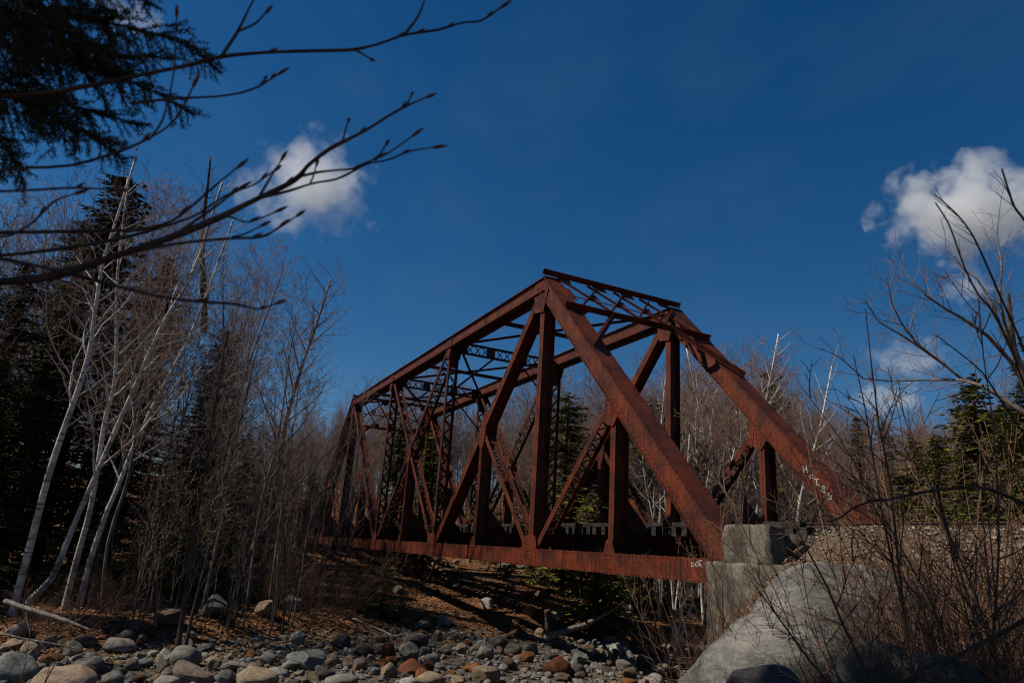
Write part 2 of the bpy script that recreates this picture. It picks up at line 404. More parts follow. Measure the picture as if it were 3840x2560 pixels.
def rivet(mb, p, nrm, r=0.022, h=0.022):
    r = max(r, 0.020)
    a = nrm.orthogonal().normalized(); b = nrm.cross(a); n = len(mb.v)
    for rr, hh in ((1, 0), (0.62, 0.8)):
        for k in range(6):
            w = k*math.pi/3
            mb.v.append(p+a*(rr*r*math.cos(w))+b*(rr*r*math.sin(w))+nrm*(hh*h))
    mb.v.append(p+nrm*h)
    for k in range(6):
        k2 = (k+1) % 6
        mb.f.append((n+k, n+k2, n+6+k2, n+6+k)); mb.f.append((n+6+k, n+6+k2, n+12)); mb.m += [0, 0]
def rivets_line(mb, p, q, nrm, pitch, r=0.017):
    L = (q-p).length; k = max(1, int(L/pitch))
    for i in range(k+1): rivet(mb, p.lerp(q, i/k), nrm, r)
def put_rivets(mb, parent):
    if mb.f: mb.build('rivets', RUST, parent, kind='stuff')

bar_me = None
def lacing_bar_mesh():
    global bar_me
    if bar_me is None:
        m = MB(); m.obox(Vector((0, 0, 0)), X1, Y1, Z1, 0.5, 0.5, 0.5); bar_me = m.mesh('lacing_bar', RUST_DULL)
    return bar_me
def frame(p, q):
    t = (q-p); L = t.length; t = t/L
    n = t.cross(Y1).normalized()                     # in the truss plane
    return t, n, L
NEAR_BARS = [0]
def member(name, p, q, web='solid', wf=0.28, dep=0.44, near=True, pitch=0.26, bar=0.06, plate_ends=0.5, flip=False, m=None):
    """H section: two flanges parallel to the truss plane (normal Y), web or lacing between them"""
    m = m or RUST
    t, n, L = frame(p, q); c = (p+q)/2
    mb = MB(); hy = dep/2
    for s in (1, -1):
        for u in (-1, 1):                              # two angles back to back leave a groove
            mb.obox(c+Y1*(s*(hy-0.009))+n*(u*(wf/4+0.003)), t, n, Y1, L/2, wf/4-0.004, 0.009)
        for u in (-1, 1):
            mb.obox(c+Y1*(s*(hy-0.055))+n*(u*0.013), t, n, Y1, L/2, 0.007, 0.038)
    if web == 'solid':
        mb.obox(c, t, n, Y1, L/2, 0.0055, hy-0.021)
    else:
        for e0 in (plate_ends*0.5, L-plate_ends*0.5):
            mb.obox(p+t*e0, t, n, Y1, plate_ends*0.5, 0.0055, hy-0.021)
    o = mb.build(name, m, bridge)
    rv_ = MB()
    if near:
        for u in (-1, 1):
            if wf > 0.2: pass
        # rivets joining web to angles, seen from the approach side
        for s in (1, -1):
            a = p+Y1*(s*(hy-0.055)); b_ = q+Y1*(s*(hy-0.055))
            for u in (-1, 1):
                rivets_line(rv_, a+n*(u*0.0205)+t*0.1, b_+n*(u*0.0205)-t*0.1, n*u, 0.16, 0.014)
        put_rivets(rv_, o)
    if web != 'solid':
        k = max(2, int((L-2*plate_ends)/pitch)); x0 = plate_ends
        span = (L-2*plate_ends)/k
        half = hy-0.05
        stuffb = MB()
        for off in ((-wf*0.5+0.03, wf*0.5-0.03) if web == 'double' else (0.030,)):
            for i in range(k):
                ends = [(-1, 1)] if i % 2 == 0 else [(1, -1)]
                if web == 'x': ends = [(-1, 1), (1, -1)]
                for j, (e1, e2) in enumerate(ends):
                    a = p+t*(x0+i*span)+Y1*(e1*half)+n*(off+0.006*j)
                    b_ = p+t*(x0+(i+1)*span)+Y1*(e2*half)+n*(off+0.006*j)
                    d = b_-a; Lb = d.length; d /= Lb; w = n.cross(d)
                    if near and NEAR_BARS[0] < 296:
                        NEAR_BARS[0] += 1
                        ob = link('lacing_bar', lacing_bar_mesh(), o)
                        M3 = Matrix((d, w, n)).transposed()
                        ob.matrix_local = Matrix.Translation((a+b_)/2) @ M3.to_4x4() @ Matrix.Diagonal((Lb+bar*0.6, bar, 0.011, 1))
                    else:
                        stuffb.obox((a+b_)/2, d, w, n, Lb/2+bar*0.3, bar/2, 0.0055)
        if stuffb.f: stuffb.build('lacing', RUST_DULL, o, kind='stuff')
    return o

def chord_box(name, p, q, top=True, near=True, dep=0.50, wid=0.54, cover=0.68):
    """box section with a cover plate, side webs, outstanding bottom angles and laced underside"""
    t, n, L = frame(p, q)
    if n.z < 0 or (abs(n.z) < 1e-6 and n.x > 0): n = -n
    c = (p+q)/2; mb = MB()
    hw = wid/2-0.035
    mb.obox(c+n*(dep/2+0.009), t, n, Y1, L/2, 0.009, cover/2)                       # cover plate
    for s in (1, -1):
        mb.obox(c+Y1*(s*hw), t, n, Y1, L/2, dep/2-0.003, 0.008)                    # web
        mb.obox(c+Y1*(s*(hw+0.052))+n*(dep/2-0.009), t, n, Y1, L/2, 0.007, 0.042)    # top angle legs
        mb.obox(c+Y1*(s*(hw+0.0165))+n*(dep/2-0.065), t, n, Y1, L/2, 0.047, 0.007)
        mb.obox(c+Y1*(s*(hw+0.057))-n*(dep/2-0.002), t, n, Y1, L/2, 0.007, 0.047)    # bottom angle legs
        mb.obox(c+Y1*(s*(hw+0.0165))-n*(dep/2-0.083), t, n, Y1, L/2, 0.075, 0.007)
        mb.obox(c+Y1*(s*(hw-0.05))-n*(dep/2-0.002), t, n, Y1, L/2, 0.007, 0.040)
    o = mb.build(name, RUST, bridge)
    lc = MB(); k = int(L/0.42)
    for i in range(k):
        for e in (1, -1):
            a = p+t*(L*i/k)+Y1*(e*(hw-0.06))-n*(dep/2+0.010+0.004*(e > 0)); b_ = p+t*(L*(i+1)/k)-Y1*(e*(hw-0.06))-n*(dep/2+0.010+0.004*(e > 0))
            d = (b_-a); Lb = d.length; d /= Lb
            lc.obox((a+b_)/2, d, n, n.cross(d).normalized(), Lb/2, 0.0045, 0.032)
    lc.build('lacing', RUST_DULL, o, kind='stuff')
    rv_ = MB()
    pit = 0.17 if near else 0.24
    fy = Y1*(hw+0.0238)
    for fr in ((0.10, L-0.1),):
        rivets_line(rv_, p+t*fr[0]+fy-n*(dep/2-0.045), p+t*fr[1]+fy-n*(dep/2-0.045), Y1, pit)
        rivets_line(rv_, p+t*(fr[0]+0.08)+fy-n*(dep/2-0.125), p+t*(fr[1]-0.08)+fy-n*(dep/2-0.125), Y1, pit)
        rivets_line(rv_, p+t*fr[0]+fy+n*(dep/2-0.07), p+t*fr[1]+fy+n*(dep/2-0.07), Y1, pit)
        for s in (1, -1):
            rivets_line(rv_, p+t*fr[0]+Y1*(s*(cover/2-0.055))+n*(dep/2+0.018), p+t*fr[1]+Y1*(s*(cover/2-0.055))+n*(dep/2+0.018), n, pit)
    put_rivets(rv_, o)
    return o

def gusset(outline, y, th=0.012, rows=None, rpitch=0.11, name='gusset_plate'):
    """plate in the truss plane; outline = [(x,z)...]; rivets on a grid inside"""
    mb = MB(); mb.prism([Vector((x, y-th/2, z)) for x, z in outline], Vector((0, th, 0)))
    o = mb.build(name, RUST_CHORD, bridge)
    rv_ = MB()
    def inside(x, z, mrg=0.035):
        k = len(outline); s = None
        for i in range(k):
            (ax, az), (bx, bz) = outline[i], outline[(i+1) % k]
            ex, ez = bx-ax, bz-az; L = math.hypot(ex, ez)
            d = (ex*(z-az)-ez*(x-ax))/L
            if s is None: s = 1 if d > 0 else -1
            if d*s < mrg: return False
        return True
    for (ax, az), (bx, bz), pit in (rows or []):
        L = math.hypot(bx-ax, bz-az); k = max(1, int(L/pit))
        for i in range(k+1):
            x, z = lerp(ax, bx, i/k), lerp(az, bz, i/k)
            if inside(x, z): rivet(rv_, Vector((x, y+th/2, z)), Y1)
    put_rivets(rv_, o)
    return o

def build_truss(yc, near):
    P3 = lambda X, Z: Vector((X*PN, yc, Z))
    yf = yc+0.28                                         # face towards the camera
    # bottom chord, one part per sub-panel
    for i in range(10):
        x0 = max(-0.35, i*PN/2); x1 = min(45.7+0.35, (i+1)*PN/2)
        mb = MB()
        for s in (1, -1):
            mb.box(x0+0.006, x1-0.006, yc+s*0.262-0.008, yc+s*0.262+0.008, -0.22, 0.30)
            for z0, z1 in ((0.285, 0.297), (-0.217, -0.205)):
                mb.box(x0+0.006, x1-0.006, yc+s*0.20-0.052, yc+s*0.20+0.052, z0, z1)
        mb.box(x0+0.3, x1-0.3, yc-0.10, yc+0.10, -0.2045, -0.1985)
        o = mb.build('bottom_chord', RUST_CHORD, bridge)
        rv_ = MB()
        yy = yc+0.270
        for z, pit in ((0.262, 0.15), (-0.182, 0.15)):
            rivets_line(rv_, Vector((x0+0.12, yy, z)), Vector((x1-0.12, yy, z)), Y1, pit if near else 0.25)
        if near:
            rivets_line(rv_, Vector((x0+0.12, yc+0.2, 0.297)), Vector((x1-0.12, yc+0.2, 0.297)), Z1, 0.3)
        if near and i in (4, 5, 3):
            for z in (0.17, -0.09): rivets_line(rv_, Vector((x0+0.1, yy, z)), Vector((x1-0.1, yy, z)), Y1, 0.15)
        put_rivets(rv_, o)
        bt = MB()                                        # battens across the open chord top
        k = 4
        for j in range(k):
            xx = lerp(x0+0.6, x1-0.6, j/(k-1))
            bt.box(xx-0.16, xx+0.16, yc-0.24, yc+0.24, 0.298, 0.306)
        bt.build('batten_plates', RUST_DULL, o, kind='stuff')
    # top chord and end posts
    for i in range(1, 4):
        chord_box('top_chord', P3(i, HT)+X1*(0.012 if i > 1 else -0.18), P3(i+1, HT)-X1*(0.012 if i < 3 else -0.18), True, near)
    for a, b_ in (((0, 0), (1, HT)), ((5, 0), (4, HT))):
        p = P3(a[0], a[1]); q = P3(b_[0], b_[1]); d = (q-p).normalized()
        chord_box('end_post', p-d*0.3, q+d*0.22, False, near, dep=0.54, wid=0.54, cover=0.68)
    m1 = PN*1.5
    # main posts
    member('vertical_post', P3(1, 0.30), P3(1, HT-0.30), 'solid', 0.30, 0.46, near)
    member('vertical_post', P3(4, 0.30), P3(4, HT-0.30), 'solid', 0.28, 0.46, near)
    for i in (2, 3):
        member('vertical_post', P3(i, 0.30), P3(i, HT-0.27), 'double', 0.24, 0.46, near and False, 0.34, 0.06, 0.9, m=RUST_DULL)
    # sub verticals
    for i in range(5):
        member('sub_vertical', P3(i+0.5, 0.31), P3(i+0.5, HT/2-0.12), 'solid', 0.24, 0.46, near)
    # diagonals
    e = 0.55
    def dpt(a, b_, off0, off1):
        d = (b_-a).normalized(); return a+d*off0, b_-d*off1
    p, q = dpt(P3(1, HT), P3(2, 0), 0.45, 0.62); member('diagonal', p, q, 'solid', 0.30, 0.47, near)
    p, q = dpt(P3(4, HT), P3(3, 0), 0.45, 0.62); member('diagonal', p, q, 'solid', 0.28, 0.47, near)
    p, q = dpt(P3(2, HT), P3(3, 0), 0.45, 0.62); member('diagonal', p, q, 'x', 0.22, 0.47, near and False, 0.46, 0.05, m=RUST_DULL)
    mid = P3(2.5, HT/2)
    d = (P3(2, 0)-P3(3, HT)).normalized()
    member('counter_diagonal', P3(3, HT)+d*0.45, mid-d*0.25, 'lace', 0.20, 0.42, near, 0.17, 0.05)
    member('counter_diagonal', mid+d*0.25, P3(2, 0)-d*0.6, 'lace', 0.20, 0.42, near, 0.17, 0.05)
    # sub struts
    for a, b_ in ((0.5, 1), (1.5, 1), (3.5, 4), (4.5, 4)):
        p, q = dpt(P3(a, HT/2), P3(b_, 0), 0.3, 0.62)
        member('sub_strut', p, q, 'lace', 0.20, 0.42, near, 0.20, 0.055)
    # gussets (outer face, and a plain one on the inner face)
    for s in (1, -1):
        y0 = yc+s*0.276
        full = near or True
        for X in (1, 2, 3, 4):
            x = X*PN
            rows = []
            if s > 0 and full:
                rows = [((x+k*0.09, -0.2), (x+k*0.09, 0.66), 0.10) for k in (-1, 1)]
                rows += [((x-0.48+0.03*0, z), (x+0.48, z), 0.11) for z in (0.262, -0.182, 0.12)]
                rows += [((x-0.40, 0.62), (x-0.16, 0.0), 0.09), ((x-0.32, 0.66), (x-0.08, 0.05), 0.09), ((x+0.40, 0.62), (x+0.16, 0.0), 0.09), ((x+0.32, 0.66), (x+0.08, 0.05), 0.09)]
                rows += [((x+k*0.44, -0.2), (x+k*0.44, 0.45), 0.11) for k in (-1, 1)]
            gusset([(x-0.48, -0.225), (x+0.48, -0.225), (x+0.48, 0.42), (x+0.40, 0.70), (x-0.40, 0.70), (x-0.48, 0.42)], y0, 0.012, rows)
        for i in range(5):
            x = (i+0.5)*PN
            rows = []
            if s > 0:
                rows = [((x+k*0.06, -0.2), (x+k*0.06, 0.62), 0.105) for k in (-1, 1)]
                rows += [((x-0.25, z), (x+0.25, z), 0.085) for z in (0.24, 0.14, -0.10, -0.18)]
            gusset([(x-0.28, -0.225), (x+0.28, -0.225), (x+0.28, 0.30), (x+0.12, 0.64), (x-0.12, 0.64), (x-0.28, 0.30)], y0, 0.012, rows)
        # splice plates on the chord
        if s > 0:
            for x in (PN*2-0.85, PN*3+0.95, PN*3.5-0.6):
                rows = [((x-0.22, z), (x+0.22, z), 0.08) for z in (0.18, 0.1, 0.02, -0.06, -0.14)]
                gusset([(x-0.27, -0.17), (x+0.27, -0.17), (x+0.27, 0.25), (x-0.27, 0.25)], y0-0.001, 0.014, rows, name='splice_plate')
        # top joints
        for X in (1, 2, 3, 4):
            x = X*PN
            w = 0.50 if X in (1, 4) else 0.30
            dz = 1.05 if X in (1, 4) else 0.75
            sgn = 1 if X < 2.5 else -1
            rows = [((x+k*0.08, HT-dz), (x+k*0.08, HT+0.2), 0.10) for k in (-1, 1)]+[((x+sgn*0.2, HT-0.9), (x+sgn*0.2, HT-0.3), 0.10), ((x-w, HT-0.2), (x+w, HT-0.2), 0.1), ((x-w, HT+0.1), (x+w, HT+0.1), 0.1), ((x-w, HT-0.05), (x+w, HT-0.05), 0.1)]
            if X in (1, 4):
                pts = [(x-sgn*0.12, HT-dz), (x+sgn*0.48, HT-dz+0.12), (x+sgn*0.62, HT-0.26), (x+sgn*0.62, HT+0.17), (x-sgn*0.10, HT+0.17), (x-sgn*0.42, HT-0.26)]
            else:
                pts = [(x-0.12, HT-dz), (x+0.14, HT-dz), (x+0.32, HT-0.22), (x+0.32, HT+0.15), (x-0.32, HT+0.15), (x-0.32, HT-0.22)]
            if sgn < 0: pass
            gusset(pts, y0, 0.010, rows if s > 0 else None)
        # mid-height joints of the diagonals and end posts
        for X in (0.5, 1.5, 2.5, 3.5, 4.5):
            x = X*PN; z = HT/2
            sgn = {0.5: 1, 1.5: -1, 2.5: -1, 3.5: 1, 4.5: -1}[X]
            if X in (0.5, 4.5):
                pts = [(x-sgn*0.42, z-0.55), (x-sgn*0.02, z-1.0), (x+sgn*0.52, z-0.78), (x+sgn*0.30, z+0.15)]
            else:
                # lozenge along the diagonal
                pts = [(x+sgn*0.36, z+0.66), (x+sgn*0.16, z+0.74), (x-sgn*0.18, z+0.02), (x-sgn*0.22, z-0.52), (x+sgn*0.02, z-0.82), (x+sgn*0.22, z-0.66), (x+sgn*0.34, z-0.1)] if X != 2.5 else \
                      [(x+0.22, z+0.42), (x-0.22, z+0.42), (x-0.36, z-0.2), (x-0.10, z-0.62), (x+0.10, z-0.62), (x+0.36, z-0.2)]
            rows = [((x-0.6, z+dz_), (x+0.6, z+dz_), 0.10) for dz_ in (0.5, 0.36, 0.22, 0.08, -0.06, -0.2, -0.34, -0.48, -0.62)] if s > 0 else None
            gusset(pts, yc+s*(0.246 if X not in (0.5, 4.5) else 0.262), 0.012, rows)
build_truss(YN, True)
build_truss(YF, False)

# floor system
def plain(name, parent=None, mat=None):
    return lambda mb: mb.build(name, mat or RUST_DULL, parent or bridge)
for i in range(11):
    x = i*PN/2
    if i in (0, 10): x += 0.25 if i == 0 else -0.25
    mb = MB(); y0, y1 = YF+0.26, YN-0.26
    mb.box(x-0.006, x+0.006, y0, y1, -0.18, 0.82)
    for z in (0.827, -0.187): mb.box(x-0.15, x+0.15, y0, y1, z-0.008, z+0.008)
    o = mb.build('floor_beam', RUST_DULL, bridge)
    for yb, s in ((YN-0.262, -1), (YF+0.262, 1)):
        kn = MB(); kn.prism([Vector((x-0.013, yb, 0.836)), Vector((x-0.013, yb+s*0.85, 0.836)), Vector((x-0.013, yb, 1.75))], Vector((-0.012, 0, 0)))
        kn.build('knee_plate', RUST_DULL, o)
    st = MB()
    for k in range(4):
        yy = lerp(y0+0.35, y1-0.35, k/3)
        st.box(x-0.10, x-0.007, yy-0.006, yy+0.006, -0.17, 0.81)
    st.build('stiffeners', RUST_DULL, o, kind='stuff')
for yy in (-2.2, -3.9):
    for i in range(10):
        x0 = i*PN/2+0.02 if i else 0.0; x1 = (i+1)*PN/2-0.02
        mb = MB()
        mb.box(x0, x1, yy-0.006, yy+0.006, -0.12, 0.815)
        for z in (0.828, -0.128): mb.box(x0+0.2, x1-0.2, yy-0.14, yy+0.14, z-0.007, z+0.007)
        o = mb.build('stringer', RUST_DULL, bridge)
        if yy > -3:
            st = MB()
            for k in range(3):
                xx = lerp(x0+0.9, x1-0.9, k/2); st.box(xx-0.05, xx+0.05, yy+0.0065, yy+0.10, -0.11, 0.81)
            st.build('stiffeners', RUST_DULL, o, kind='stuff')
# bottom laterals
for i in range(5):
    for a, b_ in (((i, YN-0.3), (i+1, YF+0.3)), ((i+1, YN-0.3), (i, YF+0.3))):
        p = Vector((a[0]*PN, a[1], -0.214 if a[0] == i else -0.228)); q = Vector((b_[0]*PN, b_[1], -0.214 if a[0] == i else -0.228))
        t = (q-p).normalized(); mb = MB(); mb.obox((p+q)/2, t, Z1.cross(t), Z1, (q-p).length/2, 0.06, 0.006); mb.build('bottom_lateral', RUST_DULL, bridge)

def angle_bar(name, p, q, nrm, w=0.10, h=0.08, mat=RUST_DULL, parent=bridge):
    """an angle: one flat leg with normal nrm, one standing leg"""
    t = (q-p); L = t.length; t /= L; b_ = nrm.cross(t).normalized(); c = (p+q)/2
    mb = MB(); mb.obox(c, t, b_, nrm, L/2, w/2, 0.006); mb.obox(c+b_*(w/2-0.006)-nrm*(h/2+0.006), t, b_, nrm, L/2, 0.006, h/2)
    return mb.build(name, mat, parent)
def lattice_beam(name, p, q, dep, bays, mat=RUST_DULL, plates=(0.0, 0.33, 0.67, 1.0)):
    t = (q-p).normalized(); L = (q-p).length; sdir = Z1.cross(t)
    mb = MB()
    for z in (0, -dep):
        for s in (1, -1):
            mb.obox((p+q)/2+Z1*z+sdir*(s*0.055), t, sdir, Z1, L/2, 0.05, 0.006)
            mb.obox((p+q)/2+Z1*(z+(-0.045 if z == 0 else 0.045))+sdir*(s*0.012), t, sdir, Z1, L/2, 0.006, 0.038)
    for f in plates:
        x = min(max(f*L, 0.25), L-0.25)
        mb.obox(p+t*x-Z1*(dep/2), t, sdir, Z1, 0.22, 0.0055, dep/2-0.007)
    o = mb.build(name, mat, bridge)
    lc = MB()
    for i in range(bays):
        for e in (0, 1):
            a = p+t*(L*i/bays)-Z1*(0.02 if e else dep-0.02)+sdir*(0.0045*(1 if e else -1)); b_ = p+t*(L*(i+1)/bays)-Z1*(dep-0.02 if e else 0.02)+sdir*(0.0045*(1 if e else -1))
            d = (b_-a); Lb = d.length; d /= Lb
            lc.obox((a+b_)/2, d, sdir, d.cross(sdir), Lb/2, 0.004, 0.024)
    lc.build('lacing', mat, o, kind='stuff')
    return o
YA, YB = YN-0.22, YF+0.22
for X in (2, 3):
    x = X*PN
    lattice_beam('sway_strut', Vector((x, YA, HT+0.14)), Vector((x, YB, HT+0.14)), 0.52, 13)
    for ya, yb_ in ((YA-1.8, YA-0.02), (YB+1.8, YB+0.02)):
        angle_bar('knee_brace', Vector((x, ya, HT-0.40)), Vector((x, yb_, HT-2.1)), X1, 0.09)
for i in (1, 2, 3):
    for k, (a, b_) in enumerate((((i, YA), (i+1, YB)), ((i+1, YA), (i, YB)))):
        angle_bar('top_lateral', Vector((a[0]*PN, a[1], HT+0.05+0.02*k)), Vector((b_[0]*PN, b_[1], HT+0.05+0.02*k)), Z1, 0.10)
    xm = (i+0.5)*PN
    angle_bar('lateral_strut', Vector((xm, YA, HT-0.02)), Vector((xm, YB, HT-0.02)), Z1, 0.14, 0.14, RUST)

# portal frames in the plane of the end posts
def portal(sign):
    base = Vector((PN if sign > 0 else 4*PN, 0, HT))
    e = Vector((-PN*sign, 0, -HT)).normalized(); n = Vector((-HT*sign, 0, PN)).normalized()
    P = lambda s, v, off=0.0: base+n*(0.30+off)+e*s+Y1*v
    pr = thing('portal_frame', '', '')
    for k in ('label', 'category'): del pr[k]
    pr.parent = bridge; pr.name = 'portal_frame'
    def bar(name, a, b_, w, h, off, mat=RUST):
        p, q = P(*a, off), P(*b_, off)
        t = (q-p).normalized(); bb = n.cross(t).normalized(); L = (q-p).length; c = (p+q)/2
        mb = MB(); mb.obox(c, t, bb, n, L/2, w/2, 0.007)
        if h: mb.obox(c+n*(h/2+0.0075), t, bb, n, L/2, 0.007, h/2)
        ob = mb.build(name, mat, pr)
        return ob
    bar('portal_strut', (-0.33, 0.05), (-0.33, -6.12), 0.20, 0.17, 0.03)
    bar('portal_strut', (2.09, 0.05), (2.09, -6.12), 0.20, 0.17, 0.03)
    bar('knee_brace', (2.02, -1.90), (4.62, -0.02), 0.20, 0.15, 0.052)
    bar('knee_brace', (2.02, -4.22), (4.55, -6.06), 0.20, 0.15, 0.052)
    # double-angle lattice
    v = -0.62
    for k in range(5):
        v0 = -0.62-1.17*k; v1 = v0-1.66
        s1 = 2.0
        if v1 < -5.5: s1 = -0.2+2.2*((-5.5-v0)/(v1-v0)); v1 = -5.5
        bar('lattice_bar', (-0.2, v0), (s1, v1), 0.085, 0.06, -0.02)
    for k in range(5):
        v0 = -0.60-1.17*k; v1 = v0-1.66
        s1 = -0.2
        if v1 < -5.5: s1 = 2.0-2.2*((-5.5-v0)/(v1-v0)); v1 = -5.5
        bar('lattice_bar', (2.0, v0), (s1, v1), 0.085, 0.06, 0.0)
    bar('lattice_bar', (0.95, -0.6), (0.95, -5.45), 0.085, 0.0, -0.05)
    for (s, v) in ((0.72, -1.72), (0.72, -2.9), (0.76, -4.05)):
        mb = MB(); c = P(s, v, -0.008); mb.obox(c, e, Y1, n, 0.19, 0.15, 0.006); mb.build('gusset_plate', RUST, pr)
    for v in (-0.78, -2.3, -3.55, -5.25):
        mb = MB(); c = P(-0.12, v, 0.014); mb.obox(c, e, Y1, n, 0.17, 0.26, 0.006); mb.build('gusset_plate', RUST, pr)
        mb = MB(); c = P(1.90, v+0.1, 0.016); mb.obox(c, e, Y1, n, 0.17, 0.26, 0.006); mb.build('gusset_plate', RUST, pr)
    for v in (-0.62, -5.46):
        mb = MB(); c = P(0.9, v, -0.012); mb.obox(c, e, Y1, n, 0.42, 0.18, 0.006); mb.build('gusset_plate', RUST, pr)
    for (a, b_, c_) in (((1.98, -1.95), (1.98, -0.52), (4.0, -0.52)), ((1.98, -4.2), (1.98, -5.56), (4.0, -5.56))):
        mb = MB(); mb.prism([P(*b_, 0.012), P(b_[0]+0.55, b_[1], 0.012), P(b_[0], b_[1]+(0.55 if b_[1] < -3 else -0.55), 0.012)], n*0.012); mb.build('gusset_plate', RUST, pr)
portal(1); portal(-1)
for x in (PN*1.6, PN*2.6, PN*3.6):                       # small lugs on the near top chord
    mb = MB(); mb.box(x-0.09, x+0.09, YN-0.05, YN+0.12, HT+0.27, HT+0.40); mb.build('chord_lug', RUST, bridge)

# graffiti on the steel, drawn as thin strokes standing 2 mm proud
def strokes(name, parent, lines, org, ux, uy, nrm, w, mat=PAINT):
    mb = MB()
    for ln in lines:
        pts = [org+ux*a+uy*b_ for a, b_ in ln]
        for p, q in zip(pts, pts[1:]):
            t = (q-p); L = t.length
            if L < 1e-6: continue
            t /= L; s = nrm.cross(t)
            mb.obox((p+q)/2, t, s, nrm, L/2+w*0.35, w/2, 0.0012)
    return mb.build(name, mat, parent)
HOSTL = [[(0, 0), (0.02, 0.55)], [(0.36, 0.02), (0.40, 0.62)], [(0.0, 0.28), (0.38, 0.33)],
         [(0.70, 0.62), (0.55, 0.5), (0.55, 0.15), (0.72, 0.02), (0.88, 0.15), (0.90, 0.5), (0.75, 0.64), (0.62, 0.55)], [(0.6, 0.36), (0.85, 0.36)],
         [(1.42, 0.72), (1.25, 0.80), (1.08, 0.66), (1.12, 0.48), (1.34, 0.34), (1.34, 0.14), (1.16, 0.04), (1.04, 0.12)],
         [(1.5, 0.86), (2.02, 0.92)], [(1.76, 0.88), (1.72, 0.14)],
         [(2.28, 0.98), (2.24, 0.6), (2.02, 0.16), (2.2, 0.16), (2.42, 0.1), (2.5, -0.12)]]
o_ = on_plane_y(2592.5, 2123, 0.0); o2_ = on_plane_y(2633, 2123+1.5, 0.0)
k_ = (o2_-o_).length/2.45
strokes('graffiti', bridge, HOSTL, Vector((o_.x, YN+0.2715, o_.z)), Vector((-k_, 0, 0)), Vector((0, 0, k_*1.05)), Y1, 0.020)
# lettering down the far end post
ed = Vector((-PN, 0, -HT)).normalized(); en = Vector((-HT, 0, PN)).normalized()
def post_letters(letters, px, py, step, size, w):
    o_ = on_plane_y(px, py, YF+0.28)
    for k, ls in enumerate(letters):
        strokes('graffiti', bridge, ls, Vector((o_.x, YF+0.2535, o_.z))+ed*(step*k), Vector((-size, 0, 0)), Vector((0, 0, size)), Y1, w)
post_letters([[[(0.0, 0.8), (0.12, 0.0)], [(0.5, 0.85), (0.62, 0.02)], [(-0.05, 0.4), (0.6, 0.45)]],
              [[(0.05, 0.75), (0.5, 0.72), (0.62, 0.1)], [(0.55, 0.45), (0.2, 0.45), (0.05, 0.22), (0.25, 0.05), (0.58, 0.2)]],
              [[(-0.05, 0.85), (0.6, 0.8)], [(0.25, 0.82), (0.25, 0.15), (0.55, 0.05)]],
              [[(0.05, 0.45), (0.6, 0.5), (0.5, 0.8), (0.2, 0.75), (0.05, 0.4), (0.2, 0.05), (0.6, 0.1)]],
              [[(0.55, 0.8), (0.2, 0.75), (0.15, 0.5), (0.5, 0.45), (0.55, 0.15), (0.1, 0.1)], [(0.0, -0.4), (0.4, -0.5), (0.55, -0.75)]]], 3010, 1772, 0.275, 0.23, 0.019)
post_letters([[[(0.0, 0.0), (0.1, 0.8), (0.45, 0.1), (0.55, 0.85)]], [[(0.3, 0.7), (0.05, 0.35), (0.3, 0.05), (0.55, 0.35), (0.3, 0.7)]], [[(0.0, 0.8), (0.65, 0.85)], [(0.35, 0.8), (0.3, 0.1)]]], 3083, 1842, 0.16, 0.14, 0.015)
VINK = [[(0, 1), (0.1, 0.2), (0.3, 0.9)], [(0.45, 0.7), (0.45, 0.2)], [(0.6, 0.2), (0.6, 0.7), (0.8, 0.6), (0.85, 0.2)], [(1.0, 1.0), (1.0, 0.2)], [(1.3, 0.8), (1.0, 0.5), (1.3, 0.2)], [(1.5, 0.8), (1.6, 0.3), (1.8, 1.0)],
        [(0.1, -0.7), (0.2, 0.0), (0.5, 0.05), (0.7, -0.7)], [(0.8, -0.1), (0.85, -0.7), (1.1, -0.2), (1.2, -0.7)], [(1.3, 0.05), (1.35, -0.7), (1.65, -0.65)], [(1.75, -0.2), (1.95, -0.2), (1.98, -0.6), (1.8, -0.7), (1.75, -0.3)]]
o_ = on_plane_y(2386, 2068-12, -2.19)
strokes('graffiti', bridge, VINK, Vector((o_.x, -2.192, o_.z)), Vector((-0.42, 0, 0)), Vector((0, 0, 0.42)), Y1, 0.016, FAINT)
YOUR = [[(0, 0.7), (0.25, 0.35), (0.5, 0.7)], [(0.25, 0.35), (0.22, 0)], [(0.75, 0.55), (0.65, 0.2), (0.85, 0.02), (1.0, 0.3), (0.88, 0.58), (0.75, 0.55)], [(1.2, 0.6), (1.2, 0.1), (1.45, 0.05), (1.5, 0.6)], [(1.75, 0.6), (1.75, 0), (1.75, 0.35), (2.05, 0.58)]]
o_ = on_plane_y(2850, 1840, YF+0.24)
strokes('graffiti', bridge, YOUR, Vector((PN*0.5+0.04, YF+0.2355, o_.z)), Vector((0, 0, -0.26)), Vector((-0.17, 0, 0)), Y1, 0.012, FAINT)

